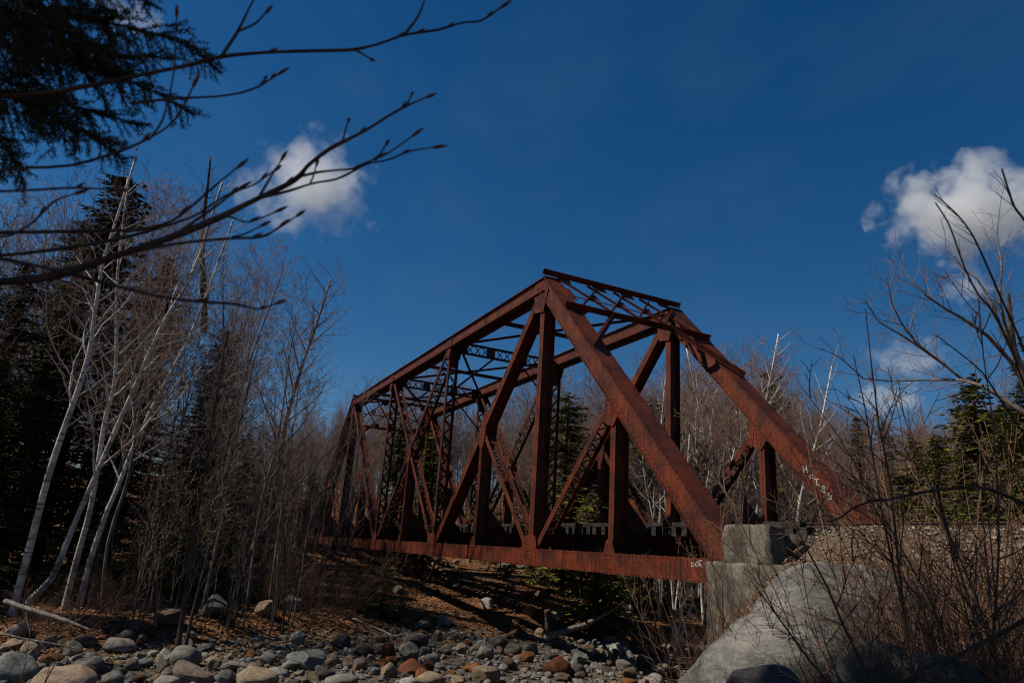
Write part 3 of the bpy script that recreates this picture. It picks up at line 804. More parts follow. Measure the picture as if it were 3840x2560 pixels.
# ------------------------------------------------------------------ abutments and track
def rough_block(x0, x1, y0, y1, z0, z1, step=0.16, amp=0.02, seed=0, rnd=0.05):
    """weathered cast block: finely divided box with worn corners"""
    rng = random.Random(seed); cen = Vector(((x0+x1)/2, (y0+y1)/2, (z0+z1)/2)); h = Vector(((x1-x0)/2, (y1-y0)/2, (z1-z0)/2))
    bm = MB(); idx = {}
    def vert(p):
        key = (round(p.x, 4), round(p.y, 4), round(p.z, 4))
        if key in idx: return idx[key]
        q = p-cen
        # round the edges
        inner = Vector((max(-h.x+rnd, min(h.x-rnd, q.x)), max(-h.y+rnd, min(h.y-rnd, q.y)), max(-h.z+rnd, min(h.z-rnd, q.z))))
        d = q-inner
        if d.length > 1e-6: q = inner+d.normalized()*rnd
        w = p*1.0
        q += mnoise.noise_vector(w*3.1+Vector((seed, 0, 0)))*amp + mnoise.noise_vector(w*9.0)*amp*0.45
        idx[key] = len(bm.v); bm.v.append(cen+q); return idx[key]
    def face(o, u, v, nu, nv):
        for i in range(nu):
            for j in range(nv):
                a = vert(o+u*(i/nu)+v*(j/nv)); b_ = vert(o+u*((i+1)/nu)+v*(j/nv)); c = vert(o+u*((i+1)/nu)+v*((j+1)/nv)); d = vert(o+u*(i/nu)+v*((j+1)/nv))
                bm.f.append((a, b_, c, d)); bm.m.append(0)
    dx, dy, dz = x1-x0, y1-y0, z1-z0
    nx_, ny_, nz_ = (max(2, int(abs(d)/step)) for d in (dx, dy, dz))
    O = Vector((x0, y0, z0))
    face(O, Vector((dx, 0, 0)), Vector((0, 0, dz)), nx_, nz_); face(O+Y1*dy, Vector((0, 0, dz)), Vector((dx, 0, 0)), nz_, nx_)
    face(O, Vector((0, 0, dz)), Vector((0, dy, 0)), nz_, ny_); face(O+X1*dx, Vector((0, dy, 0)), Vector((0, 0, dz)), ny_, nz_)
    face(O, Vector((0, dy, 0)), Vector((dx, 0, 0)), ny_, nx_); face(O+Z1*dz, Vector((dx, 0, 0)), Vector((0, dy, 0)), nx_, ny_)
    return bm
ab = thing('bridge_abutment', 'weathered concrete abutment carrying the near end of the bridge', 'abutment', group=None)
rough_block(-1.6, 0.30, -6.7, 0.02, -3.6, -0.26, 0.3, 0.02, 1).build('seat_block', CONCRETE, ab, True)
rough_block(-2.4, 0.13, 0.06, 0.62, -3.6, 0.245, 0.08, 0.045, 2, 0.05).build('wing_wall', CONCRETE, ab, True)
rough_block(-1.55, -0.27, 0.075, 0.52, 0.20, 0.985, 0.07, 0.035, 3, 0.07).build('cheek_wall', CONCRETE, ab, True)
rough_block(-1.6, -0.62, -6.6, 0.05, -0.27, 0.86, 0.3, 0.02, 4, 0.05).build('back_wall', CONCRETE, ab, True)
fa = thing('bridge_abutment', 'shadowed stone abutment carrying the far end of the bridge', 'abutment')
rough_block(45.3, 47.6, -6.9, 0.3, -3.4, -0.26, 0.4, 0.05, 5).build('seat_block', CONCRETE, fa, True)
rough_block(46.35, 47.6, -6.8, 0.35, -0.27, 0.88, 0.35, 0.05, 6).build('back_wall', CONCRETE, fa, True)

track = thing('railway_track', 'old railway track with weathered timber sleepers running over the bridge', 'railway track')
rng = random.Random(11)
tie_meshes = []
for k in range(4):
    r2 = random.Random(k)
    mb = rough_block(-0.105, 0.105, -1.5, 1.5, -0.12, 0.12, 0.1, 0.008, 20+k, 0.012)
    tie_meshes.append(mb.mesh('sleeper', TIMBER))
x = -22.0; i = 0
while x < 49.5:
    o = link('sleeper', tie_meshes[i % 4], track)
    o.location = (x+rng.uniform(-0.02, 0.02), -3.04+rng.uniform(-0.03, 0.03), 0.957 if -0.6 < x < 46.2 else 0.955)
    o.rotation_euler = (0, 0, rng.uniform(-0.012, 0.012)+(math.pi if rng.random() < .5 else 0))
    x += 0.43; i += 1
def rail(y):
    mb = MB()
    prof = [(-0.07, 0), (0.07, 0), (0.07, 0.012), (0.012, 0.03), (0.012, 0.10), (0.036, 0.112), (0.036, 0.14), (-0.036, 0.14), (-0.036, 0.112), (-0.012, 0.10), (-0.012, 0.03), (-0.07, 0.012)]
    mb.prism([Vector((-24, y+a, 1.082+b_)) for a, b_ in prof], Vector((76, 0, 0)))
    return mb.build('rail', RAILM, track)
rail(-2.29); rail(-3.79)
for y in (-1.66, -4.42):
    xx = -0.4
    while xx < 46.2:
        L = 5.6
        o = rough_block(xx, min(xx+L-0.02, 46.4), y-0.1, y+0.1, 1.083, 1.20, 0.3, 0.012, int(xx*10)+int(-y*3), 0.014).build('guard_timber', TIMBER, track)
        xx += L
#@@NATURE
# ------------------------------------------------------------------ stones
import bmesh
def rock_mesh(name, seed, kind='round', sub=3):
    rng = random.Random(seed)
    bm = bmesh.new(); bmesh.ops.create_icosphere(bm, subdivisions=sub, radius=1.0)
    planes = []
    for i in range({'round': 7, 'mid': 11, 'sharp': 13}[kind]):
        d = Vector((rng.gauss(0, 1), rng.gauss(0, 1), rng.gauss(0, 1))).normalized()
        planes.append((d, rng.uniform(*{'round': (0.66, 0.9), 'mid': (0.5, 0.85), 'sharp': (0.42, 0.78)}[kind])))
    off = Vector((seed*3.1, seed*1.7, 0))
    for v in bm.verts:
        p = v.co.copy()
        for d, h in planes:
            k = p.dot(d)
            if k > h: p -= d*((k-h)*(0.96 if kind == 'sharp' else 0.8))
        p += p.normalized()*(0.16*mnoise.noise(p*1.2+off)+0.05*mnoise.noise(p*3.1+off)+(0.035 if kind != 'round' else 0.018)*mnoise.noise(p*7.5+off))
        v.co = p
    me = bpy.data.meshes.new(name); bm.to_mesh(me); bm.free()
    me.materials.append(STONE)
    me.polygons.foreach_set('use_smooth', [True]*len(me.polygons))
    if kind != 'round': me.set_sharp_from_angle(angle=R(24 if kind == 'mid' else 16))
    return me
ROCKS = {k: [rock_mesh('river_stone', 40+i+50*j, k) for i in range(5)] for j, k in enumerate(('round', 'mid', 'sharp'))}
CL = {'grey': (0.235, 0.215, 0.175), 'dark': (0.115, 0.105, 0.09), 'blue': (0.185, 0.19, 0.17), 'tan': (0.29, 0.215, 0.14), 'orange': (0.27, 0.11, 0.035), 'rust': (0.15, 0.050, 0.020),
      'pale': (0.35, 0.325, 0.275), 'pink': (0.28, 0.195, 0.145), 'brown': (0.13, 0.09, 0.06)}
CNAME = {'grey': 'grey', 'dark': 'dark grey', 'blue': 'blue-grey', 'tan': 'tan', 'orange': 'orange-brown', 'rust': 'rusty red-brown', 'pale': 'pale grey', 'pink': 'pinkish', 'brown': 'brown'}
def bed_hit(px, py):
    d = ray(px, py); t = 4.0
    while t < 70:
        p = CAM+d*t
        if p.z <= ground_z(p.x, p.y): return p, t
        t += 0.12
    return CAM+d*70, 70
def put_stone(x, y, rad, asp, col, kind, label, cat, group=None, k=0, rng=random, name='river_stone', sink=0.3, yaw=None, jit=0.12):
    me = ROCKS[kind][k % 5]
    o = link(name, me)
    z = ground_z(x, y)
    o.location = (x, y, z+rad*asp*(1-2*sink)*0.9)
    o.scale = (rad, rad*rng.uniform(0.72, 0.95), rad*asp)
    o.rotation_euler = (rng.uniform(-.25, .25), rng.uniform(-.25, .25), rng.uniform(0, 6.28) if yaw is None else yaw)
    c = CL[col]; f = 1+rng.uniform(-jit, jit)
    o.color = (c[0]*f, c[1]*f*(1+rng.uniform(-.03, .03)), c[2]*f, 1)
    tag(o, label, cat, group); return o
# hand-placed stones: photo pixel of the centre of the base, width in photo pixels, aspect, colour, shape, label
HAND = [
 (40, 2560, 160, 0.85, 'blue', 'round', 'big smooth blue-grey boulder cut off by the lower left corner'),
 (225, 2590, 250, 0.5, 'tan', 'mid', 'very large flat-topped tan boulder at the lower left corner'),
 (330, 2520, 140, 0.5, 'grey', 'mid', 'grey slab wedged behind the very large tan boulder'),
 (35, 2440, 85, 0.6, 'tan', 'mid', 'tan rounded stone below the fallen birch log beside leaf litter'),
 (115, 2455, 72, 0.9, 'tan', 'round', 'egg-shaped tan stone next to the leafless thin sapling'),
 (385, 2512, 95, 0.45, 'orange', 'mid', 'low orange-brown stone among small pale cobbles'),
 (440, 2445, 115, 0.5, 'grey', 'round', 'long smooth grey stone lying in the leaf litter'),
 (473, 2405, 62, 0.85, 'dark', 'round', 'dark round stone stacked low beside the leaf litter bank'),
 (505, 2365, 66, 0.8, 'dark', 'round', 'brownish dark round stone just above another dark round stone'),
 (620, 2345, 125, 0.72, 'brown', 'mid', 'large brown boulder beside the twin dark trunks'),
 (318, 2420, 85, 0.5, 'dark', 'mid', 'dark flat stone in shade behind the low grey stones'),
 (490, 2512, 56, 0.9, 'grey', 'round', 'rounded grey stone left of the dark blue-grey stone'),
 (540, 2500, 60, 0.7, 'blue', 'round', 'tilted blue-grey stone right of the rounded grey stone'),
 (690, 2495, 118, 0.75, 'grey', 'round', 'large smooth grey boulder with branch shadows on its face'),
 (712, 2560, 170, 0.62, 'pink', 'round', 'broad pinkish boulder split by a diagonal ridge'),
 (620, 2580, 90, 0.7, 'pale', 'round', 'pale smooth stone cut off by the bottom edge'),
 (515, 2560, 50, 0.8, 'rust', 'mid', 'orange triangular stone near the bottom edge'),
 (800, 2500, 85, 0.75, 'tan', 'sharp', 'broken stone with an orange cap and grey face'),
 (868, 2515, 90, 0.5, 'grey', 'mid', 'flat grey slab leaning behind the grey angular boulder'),
 (850, 2575, 82, 1.1, 'blue', 'sharp', 'upright angular blue-grey boulder with rough broken faces'),
 (960, 2580, 150, 0.65, 'tan', 'round', 'wide tan boulder made of two rounded humps'),
 (1000, 2490, 85, 0.6, 'grey', 'sharp', 'dull grey angular stone behind the tan two-humped boulder'),
 (1043, 2535, 78, 0.5, 'pale', 'round', 'smooth pale slab between tan boulder and the long slab'),
 (1085, 2510, 74, 0.6, 'grey', 'round', 'elongated grey stone leaning on the big blue-grey slab'),
 (1148, 2500, 155, 0.55, 'blue', 'sharp', 'largest blue-grey broken slab with an overhanging lower edge'),
 (1115, 2420, 82, 0.8, 'blue', 'sharp', 'pointed blue-grey stone at the edge of the leaf litter'),
 (1275, 2430, 90, 0.75, 'dark', 'sharp', 'wedge-shaped dark grey stone with a peak on one side'),
 (970, 2440, 58, 0.7, 'brown', 'mid', 'two-toned brown stone on the edge of the leaves'),
 (1245, 2500, 60, 1.0, 'tan', 'round', 'tan rounded stone beside the leaning dark slab'),
 (1210, 2550, 80, 0.95, 'dark', 'mid', 'smooth dark grey slab standing tilted in the sand'),
 (1305, 2505, 48, 0.95, 'tan', 'round', 'small upright tan stone left of the pinkish upright stone'),
 (1345, 2510, 58, 1.1, 'pink', 'round', 'upright pinkish tan stone among tan cobbles'),
 (1365, 2460, 72, 0.75, 'brown', 'round', 'brownish round stone below the driftwood twigs'),
 (1450, 2475, 62, 1.25, 'rust', 'round', 'upright rust-coloured stone left of the split dark boulder'),
 (1430, 2415, 55, 0.9, 'brown', 'mid', 'brown stone under the tangle of pale driftwood'),
 (1535, 2490, 108, 0.85, 'dark', 'sharp', 'split dark boulder with an undercut broken face'),
 (1550, 2430, 105, 0.75, 'dark', 'mid', 'dark speckled boulder behind the split dark boulder'),
 (1455, 2540, 66, 1.0, 'tan', 'round', 'greenish tan stone left of the rusty oblong boulder'),
 (1545, 2535, 122, 0.6, 'rust', 'round', 'big rusty red-brown oblong boulder in the middle of the bed'),
 (1618, 2485, 64, 0.7, 'grey', 'round', 'speckled grey stone above the rusty oblong boulder'),
 (1646, 2515, 42, 0.95, 'grey', 'round', 'round grey stone at the edge of the wet sand'),
 (1270, 2580, 140, 0.45, 'grey', 'round', 'wide low smooth grey stone at the bottom edge'),
 (1610, 2575, 110, 0.6, 'tan', 'round', 'smooth tan dome-shaped stone at the bottom edge'),
 (1530, 2580, 80, 0.6, 'pale', 'round', 'rounded pale stone left of the tan dome-shaped stone'),
 (1690, 2535, 44, 0.65, 'orange', 'round', 'small orange oval stone lying on the wet sand'),
 (1730, 2450, 60, 0.8, 'tan', 'sharp', 'angular tan stone half in the bridge shadow'),
 (1815, 2470, 72, 1.0, 'grey', 'mid', 'pointed greenish-grey slab at the edge of the shadow'),
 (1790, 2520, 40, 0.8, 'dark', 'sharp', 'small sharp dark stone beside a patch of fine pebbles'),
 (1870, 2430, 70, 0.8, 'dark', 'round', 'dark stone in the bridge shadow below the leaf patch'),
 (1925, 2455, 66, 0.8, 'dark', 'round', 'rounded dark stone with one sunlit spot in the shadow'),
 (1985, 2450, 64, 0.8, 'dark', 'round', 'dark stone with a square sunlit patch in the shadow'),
 (1905, 2510, 66, 0.7, 'brown', 'round', 'brown shaded stone behind the large rusty round boulder'),
 (2090, 2535, 105, 0.85, 'rust', 'round', 'large rusty round boulder dappled with light near the bottom edge'),
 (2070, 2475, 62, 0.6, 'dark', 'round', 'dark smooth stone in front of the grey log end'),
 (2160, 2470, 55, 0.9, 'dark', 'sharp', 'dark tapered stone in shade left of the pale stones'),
 (2300, 2445, 75, 0.6, 'blue', 'mid', 'grey-blue sunlit stone behind the pair of pale boulders'),
 (2318, 2455, 82, 0.65, 'pale', 'mid', 'pale sunlit boulder in front of the pair by the log'),
 (2248, 2452, 42, 0.8, 'tan', 'round', 'light tan round stone left of the pale sunlit boulder'),
 (2360, 2480, 50, 1.0, 'grey', 'mid', 'upright grey stone right of the pale sunlit boulder'),
 (2345, 2520, 78, 0.85, 'grey', 'round', 'large grey stone crossed by a dark shadow'),
 (2415, 2500, 60, 1.0, 'dark', 'round', 'dark side-lit stone next to the young birch clump'),
 (2445, 2565, 82, 0.55, 'pale', 'round', 'pale flat stone behind the thin red shrub stems'),
]
rng = random.Random(5)
ang_cam = math.atan2(_r.y, _r.x)
placed = []
for i, (px, py, w, asp, col, kind, lab) in enumerate(HAND):
    if kind == 'round' and i % 3 and not any(q in lab for q in ('smooth', 'round', 'egg', 'oval', 'dome')): kind = 'mid'
    p, t = bed_hit(px, min(py, 2600))
    rad = w*t/FPX/2*1.08
    placed.append((p.x, p.y, rad))
    big = rad > 0.42
    put_stone(p.x, p.y, rad, asp*0.95, col, kind, lab, 'boulder' if big else 'stone', None, i, rng, 'boulder' if big else 'river_stone', 0.2, ang_cam+rng.uniform(-.3, .3))
def free(x, y, r, k=0.8):
    for (a, b_, c) in placed:
        if (x-a)**2+(y-b_)**2 < (k*(r+c))**2: return False
    return True
def in_view(p, mrg=60):
    d = p-CAM; z = d.dot(FW)
    if z < 0.5: return False
    return -mrg < 1920+FPX*d.dot(RT)/z < 3840+mrg and -mrg < 1280-FPX*d.dot(UP)/z < 2560+mrg
GRP = {}
cnt = 0; tries = 0
extra = MB()
cols = ['grey']*4+['dark']*3+['blue']*2+['tan']*6+['pale']*2+['pink']*3+['orange']*3+['brown']*3+['rust']
while cnt < 236 and tries < 40000:
    tries += 1
    px = rng.uniform(-20, 2560); py = rng.uniform(2330, 2580)
    p, t = bed_hit(px, py)
    d = p.x-bank_x(p.y)
    if d > 0.5 and rng.random() > 0.10: continue
    r = (0.09+0.24*(rng.random()**2.2))*(1.25 if cnt < 50 else 1)
    if not free(p.x, p.y, r, 0.72): continue
    placed.append((p.x, p.y, r)); cnt += 1
    col = rng.choice(cols); kind = rng.choice(['round', 'mid', 'mid', 'sharp', 'sharp'])
    size = 'small' if r < 0.16 else 'medium-sized'
    sh = {'round': 'rounded', 'mid': 'worn', 'sharp': 'angular'}[kind]
    where = ('near the fallen birch log' if px < 500 else 'below the dark twin trunks' if px < 900 else 'near the largest blue-grey slab' if px < 1300 else 'around the rusty oblong boulder' if px < 1700
             else 'in the shade under the bridge' if px < 2150 else 'by the pale boulders under the bridge')
    row = 'in the leaf litter' if d > 0.5 else 'by the leaves' if d > -1.3 else 'among cobbles'
    lab = f'{size} {sh} {CNAME[col]} stone {row} {where}'
    put_stone(p.x, p.y, r, rng.uniform(0.55, 0.9), col, kind, lab, 'stone', f'{size} {sh} {CNAME[col]} stones {row} {where}', rng.randrange(5), rng, sink=0.18)
# smaller cobbles, past counting: joined
def small_rock(mb, c, r, rg, sub=1):
    a = 6
    q = Matrix.Rotation(rg.uniform(0, 6.3), 3, 'Z') @ Matrix.Rotation(rg.uniform(-.5, .5), 3, 'X')
    sx, sy, sz = r*rg.uniform(.85, 1.2), r*rg.uniform(.7, 1), r*rg.uniform(.5, .85)
    n = len(mb.v)
    for (k, z, rr) in ((5, -0.55, 0.75), (6, 0.15, 1.0), (5, 0.72, 0.6)):
        for j in range(k if False else 6):
            w = j*math.pi/3+(0.5 if z > 0 else 0)
            f = rg.uniform(.85, 1.12)
            mb.v.append(c+q @ Vector((sx*rr*f*math.cos(w), sy*rr*f*math.sin(w), sz*z*rg.uniform(.9, 1.1))))
    mb.v.append(c+q @ Vector((0, 0, sz*0.92)))
    for l in (0, 1):
        for j in range(6):
            j2 = (j+1) % 6
            mb.f.append((n+l*6+j, n+l*6+j2, n+l*6+6+j2, n+l*6+6+j)); mb.m.append(0)
    for j in range(6): mb.f.append((n+12+j, n+12+(j+1) % 6, n+18)); mb.m.append(0)
cob = MB(); k = 0; tries = 0
while k < 4300 and tries < 34000:
    tries += 1
    x, y = rng.uniform(2.5, 18), rng.uniform(-12, 16.5)
    if x-bank_x(y) > rng.uniform(-0.4, 0.9): continue
    r = 0.035+0.105*rng.random()**2
    if not free(x, y, r, 0.6): continue
    small_rock(cob, Vector((x, y, ground_z(x, y)+r*0.25)), r, rng); k += 1
cob.build('cobbles', PEBBLE, None, False, kind='stuff')
peb = MB()
for k in range(7000):
    x, y = rng.uniform(3.0, 17), rng.uniform(-10, 15.5)
    if x-bank_x(y) > 0.2: continue
    r = rng.uniform(0.012, 0.035)
    c = Vector((x, y, ground_z(x, y)+r*0.3)); n = len(peb.v)
    a = rng.uniform(0, 6.3); ca, sa = math.cos(a)*r, math.sin(a)*r
    peb.v += [c+Vector((ca, sa, 0)), c+Vector((-sa, ca, 0)), c+Vector((-ca, -sa, 0)), c+Vector((sa, -ca, 0)), c+Vector((0, 0, r*0.8))]
    for j in range(4): peb.f.append((n+j, n+(j+1) % 4, n+4)); peb.m.append(0)
peb.build('pebbles', PEBBLE, None, True, kind='stuff')
# ballast on the approach
bal = MB()
for k in range(9000):
    x, y = rng.uniform(-11.5, -1.2), rng.uniform(-6.0, 2.6)**1.0
    if y > 0.75+0.5*fbm(x, y, 0.8) and rng.random() < 0.93: continue
    z = ground_z(x, y); r = rng.uniform(0.022, 0.05)
    q = Vector((x, y, z+r*0.3)); n = len(bal.v)
    for j in range(5):
        w = j*1.2566+rng.uniform(-.3, .3); bal.v.append(q+Vector((math.cos(w)*r*rng.uniform(.7, 1.2), math.sin(w)*r, rng.uniform(-.3, .3)*r)))
    bal.v.append(q+Vector((rng.uniform(-.3, .3)*r, rng.uniform(-.3, .3)*r, r*0.9)))
    for j in range(5): bal.f.append((n+j, n+(j+1) % 5, n+5)); bal.m.append(0)
bal.build('ballast_gravel', BALLAST, None, False, kind='stuff')
# fallen leaves
lf = MB()
def leaf(mb, p, s, rg, tilt=0.9):
    a = rg.uniform(0, 6.3); u = Vector((math.cos(a), math.sin(a), rg.uniform(-tilt, tilt)*0.6)).normalized(); v = Vector((-math.sin(a), math.cos(a), rg.uniform(-tilt, tilt)*0.6)).normalized()
    mb.quad(p-u*s, p-v*(s*0.5), p+u*s, p+v*(s*0.5))
k = 0
while k < 42000:
    if k % 3:
        px, py = rng.uniform(-30, 2680), 2020+460*rng.random()**0.8
        p, t = bed_hit(px, py) if k % 9 == 1 else (None, 0)
        if p is None:
            x, y = rng.uniform(8, 44), rng.uniform(-26, 20)
        else: x, y = p.x+rng.uniform(-1, 1), p.y+rng.uniform(-1, 1)
    else: x, y = rng.uniform(8, 26), rng.uniform(-14, 18)
    d = x-bank_x(y); k += 1
    if d < -0.2 and rng.random() > 0.06: continue
    leaf(lf, Vector((x, y, ground_z(x, y)+rng.uniform(0.01, 0.05))), rng.uniform(0.045, 0.10), rng)
for k in range(5000):
    y = rng.uniform(-9, 16); x = bank_x(y)-abs(rng.gauss(0, 1.3))
    leaf(lf, Vector((x, y, ground_z(x, y)+rng.uniform(0.01, 0.06))), rng.uniform(0.035, 0.075), rng)
for k in range(9000):
    x, y = rng.uniform(-8, -0.8), rng.uniform(0.3, 6)
    leaf(lf, Vector((x, y, ground_z(x, y)+rng.uniform(0.01, 0.05))), rng.uniform(0.03, 0.06), rng)
lf.build('fallen_leaves', LEAF, None, False, kind='stuff')

# ------------------------------------------------------------------ big boulders on the near bank
def sculpt_boulder(name, outline, depth, thick, mat, label, seed, sub=5, cuts=0):
    """boulder whose visible face follows an outline seen at the given depth; a full solid, as deep as it is wide"""
    pts = [at(px, py, depth) for px, py in outline]
    cen = sum(pts, Vector())/len(pts)
    bm = bmesh.new(); bmesh.ops.create_icosphere(bm, subdivisions=sub, radius=1.0)
    right, up, fw = _r, Vector((0, 0, 1)), Vector((FW.x, FW.y, 0)).normalized()
    pol = sorted(((math.atan2((p-cen).dot(up), (p-cen).dot(right)), math.hypot((p-cen).dot(up), (p-cen).dot(right))) for p in pts))
    def rad(a):
        for i in range(len(pol)):
            a0, r0 = pol[i]; a1, r1 = pol[(i+1) % len(pol)]
            if i == len(pol)-1: a1 += 2*math.pi
            aa = a if a >= pol[0][0] else a+2*math.pi
            if a0 <= aa <= a1:
                t = (aa-a0)/max(1e-6, a1-a0); return lerp(r0, r1, t*t*(3-2*t)*0.5+t*0.5)
        return pol[0][1]
    off = Vector((seed, seed*2, 0))
    for v in bm.verts:
        p = v.co; a = math.atan2(p.z, p.x); k = rad(a)
        h = math.hypot(p.x, p.z)
        q = right*(math.cos(a)*k*h)+up*(math.sin(a)*k*h)+fw*(p.y*thick)
        q += q.normalized()*(0.05*mnoise.noise(q*1.1+off)+0.022*mnoise.noise(q*2.7+off)+0.009*mnoise.noise(q*7+off)+0.006*mnoise.noise(q*15+off))
        v.co = q
    rg = random.Random(seed)
    for i in range(cuts):                                # broken faces
        d = Vector((rg.gauss(0, 1), rg.gauss(0, 1), rg.gauss(0, 1)+.3)).normalized(); hmax = max(v.co.dot(d) for v in bm.verts)*rg.uniform(.62, .86)
        for v in bm.verts:
            k = v.co.dot(d)
            if k > hmax: v.co -= d*((k-hmax)*.9)
    me = bpy.data.meshes.new(name); bm.to_mesh(me); bm.free(); me.materials.append(mat)
    me.polygons.foreach_set('use_smooth', [True]*len(me.polygons))
    if cuts: me.set_sharp_from_angle(angle=R(22))
    o = link(name, me); o.location = cen+fw*thick*0.7
    return tag(o, label, 'boulder')
sculpt_boulder('boulder', [(2570, 2640), (2680, 2510), (2800, 2405), (2920, 2310), (2985, 2240), (3050, 2165), (3130, 2122), (3260, 2112), (3420, 2120), (3600, 2180), (3720, 2330), (3680, 2760), (3300, 2940), (2900, 2880), (2640, 2760)], 6.8, 0.8, GRANITE,
               'huge smooth pale granite boulder humped in front of the abutment', 3)
sculpt_boulder('boulder', [(2760, 2660), (2820, 2560), (2930, 2490), (3010, 2510), (3100, 2610), (3050, 2780), (2840, 2780)], 4.2, 0.4, SHADEGRANITE, 'small dark shaded rock at the foot of the huge boulder', 8, 5, 12)
sculpt_boulder('boulder', [(3180, 2720), (3260, 2530), (3340, 2440), (3450, 2455), (3560, 2500), (3700, 2505), (3900, 2560), (3960, 2800), (3320, 2840)], 4.6, 0.6, SHADEGRANITE, 'dark mossy shade-toned boulder under the shrub stems at the bottom right corner', 12, 5, 16)
for i, (px, py, d, s_, lab) in enumerate([(1090, 2255, 26, 0.62, 'tall tan boulder among brush at the foot of the wooded bank'), (1095, 2290, 24.5, 0.42, 'pale upright rock just in front of the tall tan boulder'),
        (990, 2310, 24, 0.4, 'light brown rock on the leaves behind the thin saplings'), (795, 2310, 23, 0.5, 'dark domed rock on the leaf litter right of the twin trunks'),
        (2020, 2120, 45, 1.0, 'grey boulder seen under the bridge high on the leafy slope'), (1900, 2140, 43, 0.7, 'lower grey boulder on the leafy slope under the bridge'), (1530, 2110, 47, 0.8, 'boulder beside the leaning dead trunk on the leafy slope'),
        (1235, 1915, 60, 0.9, 'pale flat boulder on the slope behind the far abutment')]):
    p, t = bed_hit(px, py)
    if t > 60: t = 60; p = at(px, py, d)
    put_stone(p.x, p.y, s_, 0.85, ['tan', 'pale', 'tan', 'dark', 'grey', 'grey', 'dark', 'pale'][i], 'mid', lab, 'boulder', None, i, rng, 'boulder', 0.2)

for i in range(34):                                      # rocks half buried in the slope beyond
    px = rng.uniform(1470, 2000) if i < 24 else rng.uniform(2000, 2600); py = rng.uniform(2085, 2330)
    p, t = bed_hit(px, py)
    if t > 62 or p.x-bank_x(p.y) < 1 or not free(p.x, p.y, .3): continue
    r = rng.uniform(.16, .5); placed.append((p.x, p.y, r)); col = rng.choice(['tan', 'grey', 'pale', 'tan', 'brown'])
    sz = 'small' if r < .3 else 'large'
    where = 'high on the leafy slope' if py < 2170 else 'halfway down the leafy slope' if py < 2250 else 'low on the shaded bank'
    side = 'under the far panels' if px < 1700 else 'under the middle panels' if px < 2000 else 'under the near panels'
    put_stone(p.x, p.y, r, .75, col, rng.choice(['mid', 'sharp']), f'{sz} {CNAME[col]} half-buried rock {where} {side}', 'rock', f'{sz} {CNAME[col]} rocks {where} {side}', i, rng, 'rock', .32)
# ------------------------------------------------------------------ trees
def rot_about(v, axis, a): return Matrix.Rotation(a, 3, axis) @ v
def side_dir(t, ang, rg, az=None):
    o = t.orthogonal().normalized(); o = rot_about(o, t, rg.uniform(0, 2*math.pi) if az is None else az)
    return (t*math.cos(ang)+o*math.sin(ang)).normalized()
def wander(p, d, L, seg, wig, upb, rg):
    pts = [p]; st = L/seg
    for i in range(seg):
        d = (d+Vector((rg.gauss(0, wig), rg.gauss(0, wig), rg.gauss(0, wig)+upb))).normalized()
        p = p+d*st; pts.append(p)
    return pts
def grow(mb, pts, r0, r1, level, S, rg, t0=None, seglen=None):
    """tube along pts and its branches, down to twigs; S: lists per level"""
    k = len(pts)
    rads = [max(S['rmin'], lerp(r0, r1, (i/(k-1))**0.8)) for i in range(k)]
    sides = 7 if r0 > 0.08 else 5 if r0 > 0.035 else 4 if r0 > 0.016 else 3
    mb.tube(pts, rads, sides, 0 if r0 > S['bark'] else 1)
    if level >= len(S['n']): return
    L = sum((pts[i+1]-pts[i]).length for i in range(k-1))
    n = S['n'][level]; n = int(n if level == 0 else n*max(0.35, L/S['L'][level-1])+rg.random())
    a0 = S['t0'][level] if t0 is None else t0
    az = rg.uniform(0, 6.28)
    for i in range(n):
        t = a0+(1-a0)*((i+rg.random())/max(1, n))
        t = min(t, 0.985)
        f = t*(k-1); j = min(int(f), k-2); q = pts[j].lerp(pts[j+1], f-j)
        tan = (pts[j+1]-pts[j]).normalized()
        az += 2.4+rg.uniform(-.5, .5)
        ang = R(rg.uniform(*S['ang'][level]))
        d = side_dir(tan, ang, rg, az)
        l = S['L'][level]*rg.uniform(0.6, 1.15)*(1-S['tap'][level]*t if level else (1-S['tap'][level]*(t-a0)/(1-a0+1e-6)))
        rr = min(rads[j]*0.62, S['r'][level]*rg.uniform(.7, 1.2)*(0.4+0.6*l/S['L'][level]))
        grow(mb, wander(q, d, l, S['seg'][level], S['wig'][level], S['up'][level], rg), rr, max(S['rmin'], rr*0.3), level+1, S, rg)
HARD = dict(n=[30, 9, 6], L=[3.6, 1.25, 0.55], t0=[0.3, 0.2, 0.15], ang=[(30, 55), (30, 60), (30, 60)], tap=[0.72, 0.5, 0.4], r=[0.036, 0.014, 0.0075], seg=[5, 3, 2], wig=[.10, .14, .18], up=[.10, .07, .05], rmin=0.0048, bark=0.02)
THIN = dict(HARD, n=[22, 7, 4], L=[2.6, 0.95, 0.45], t0=[0.35, 0.2, 0.2], ang=[(25, 48), (28, 55), (30, 60)])
SAPL = dict(n=[16, 5], L=[1.2, 0.42], t0=[0.2, 0.25], ang=[(28, 55), (30, 60)], tap=[0.6, 0.4], r=[0.008, 0.0045], seg=[4, 2], wig=[.12, .16], up=[.07, .05], rmin=0.003, bark=0.012)
BIR = dict(n=[24, 10, 6], L=[3.4, 1.2, 0.5], t0=[0.34, 0.2, 0.15], ang=[(28, 58), (30, 62), (30, 65)], tap=[0.7, 0.5, 0.4], r=[0.038, 0.013, 0.006], seg=[6, 3, 2], wig=[.11, .15, .2], up=[.07, .04, .02], rmin=0.004, bark=0.013)

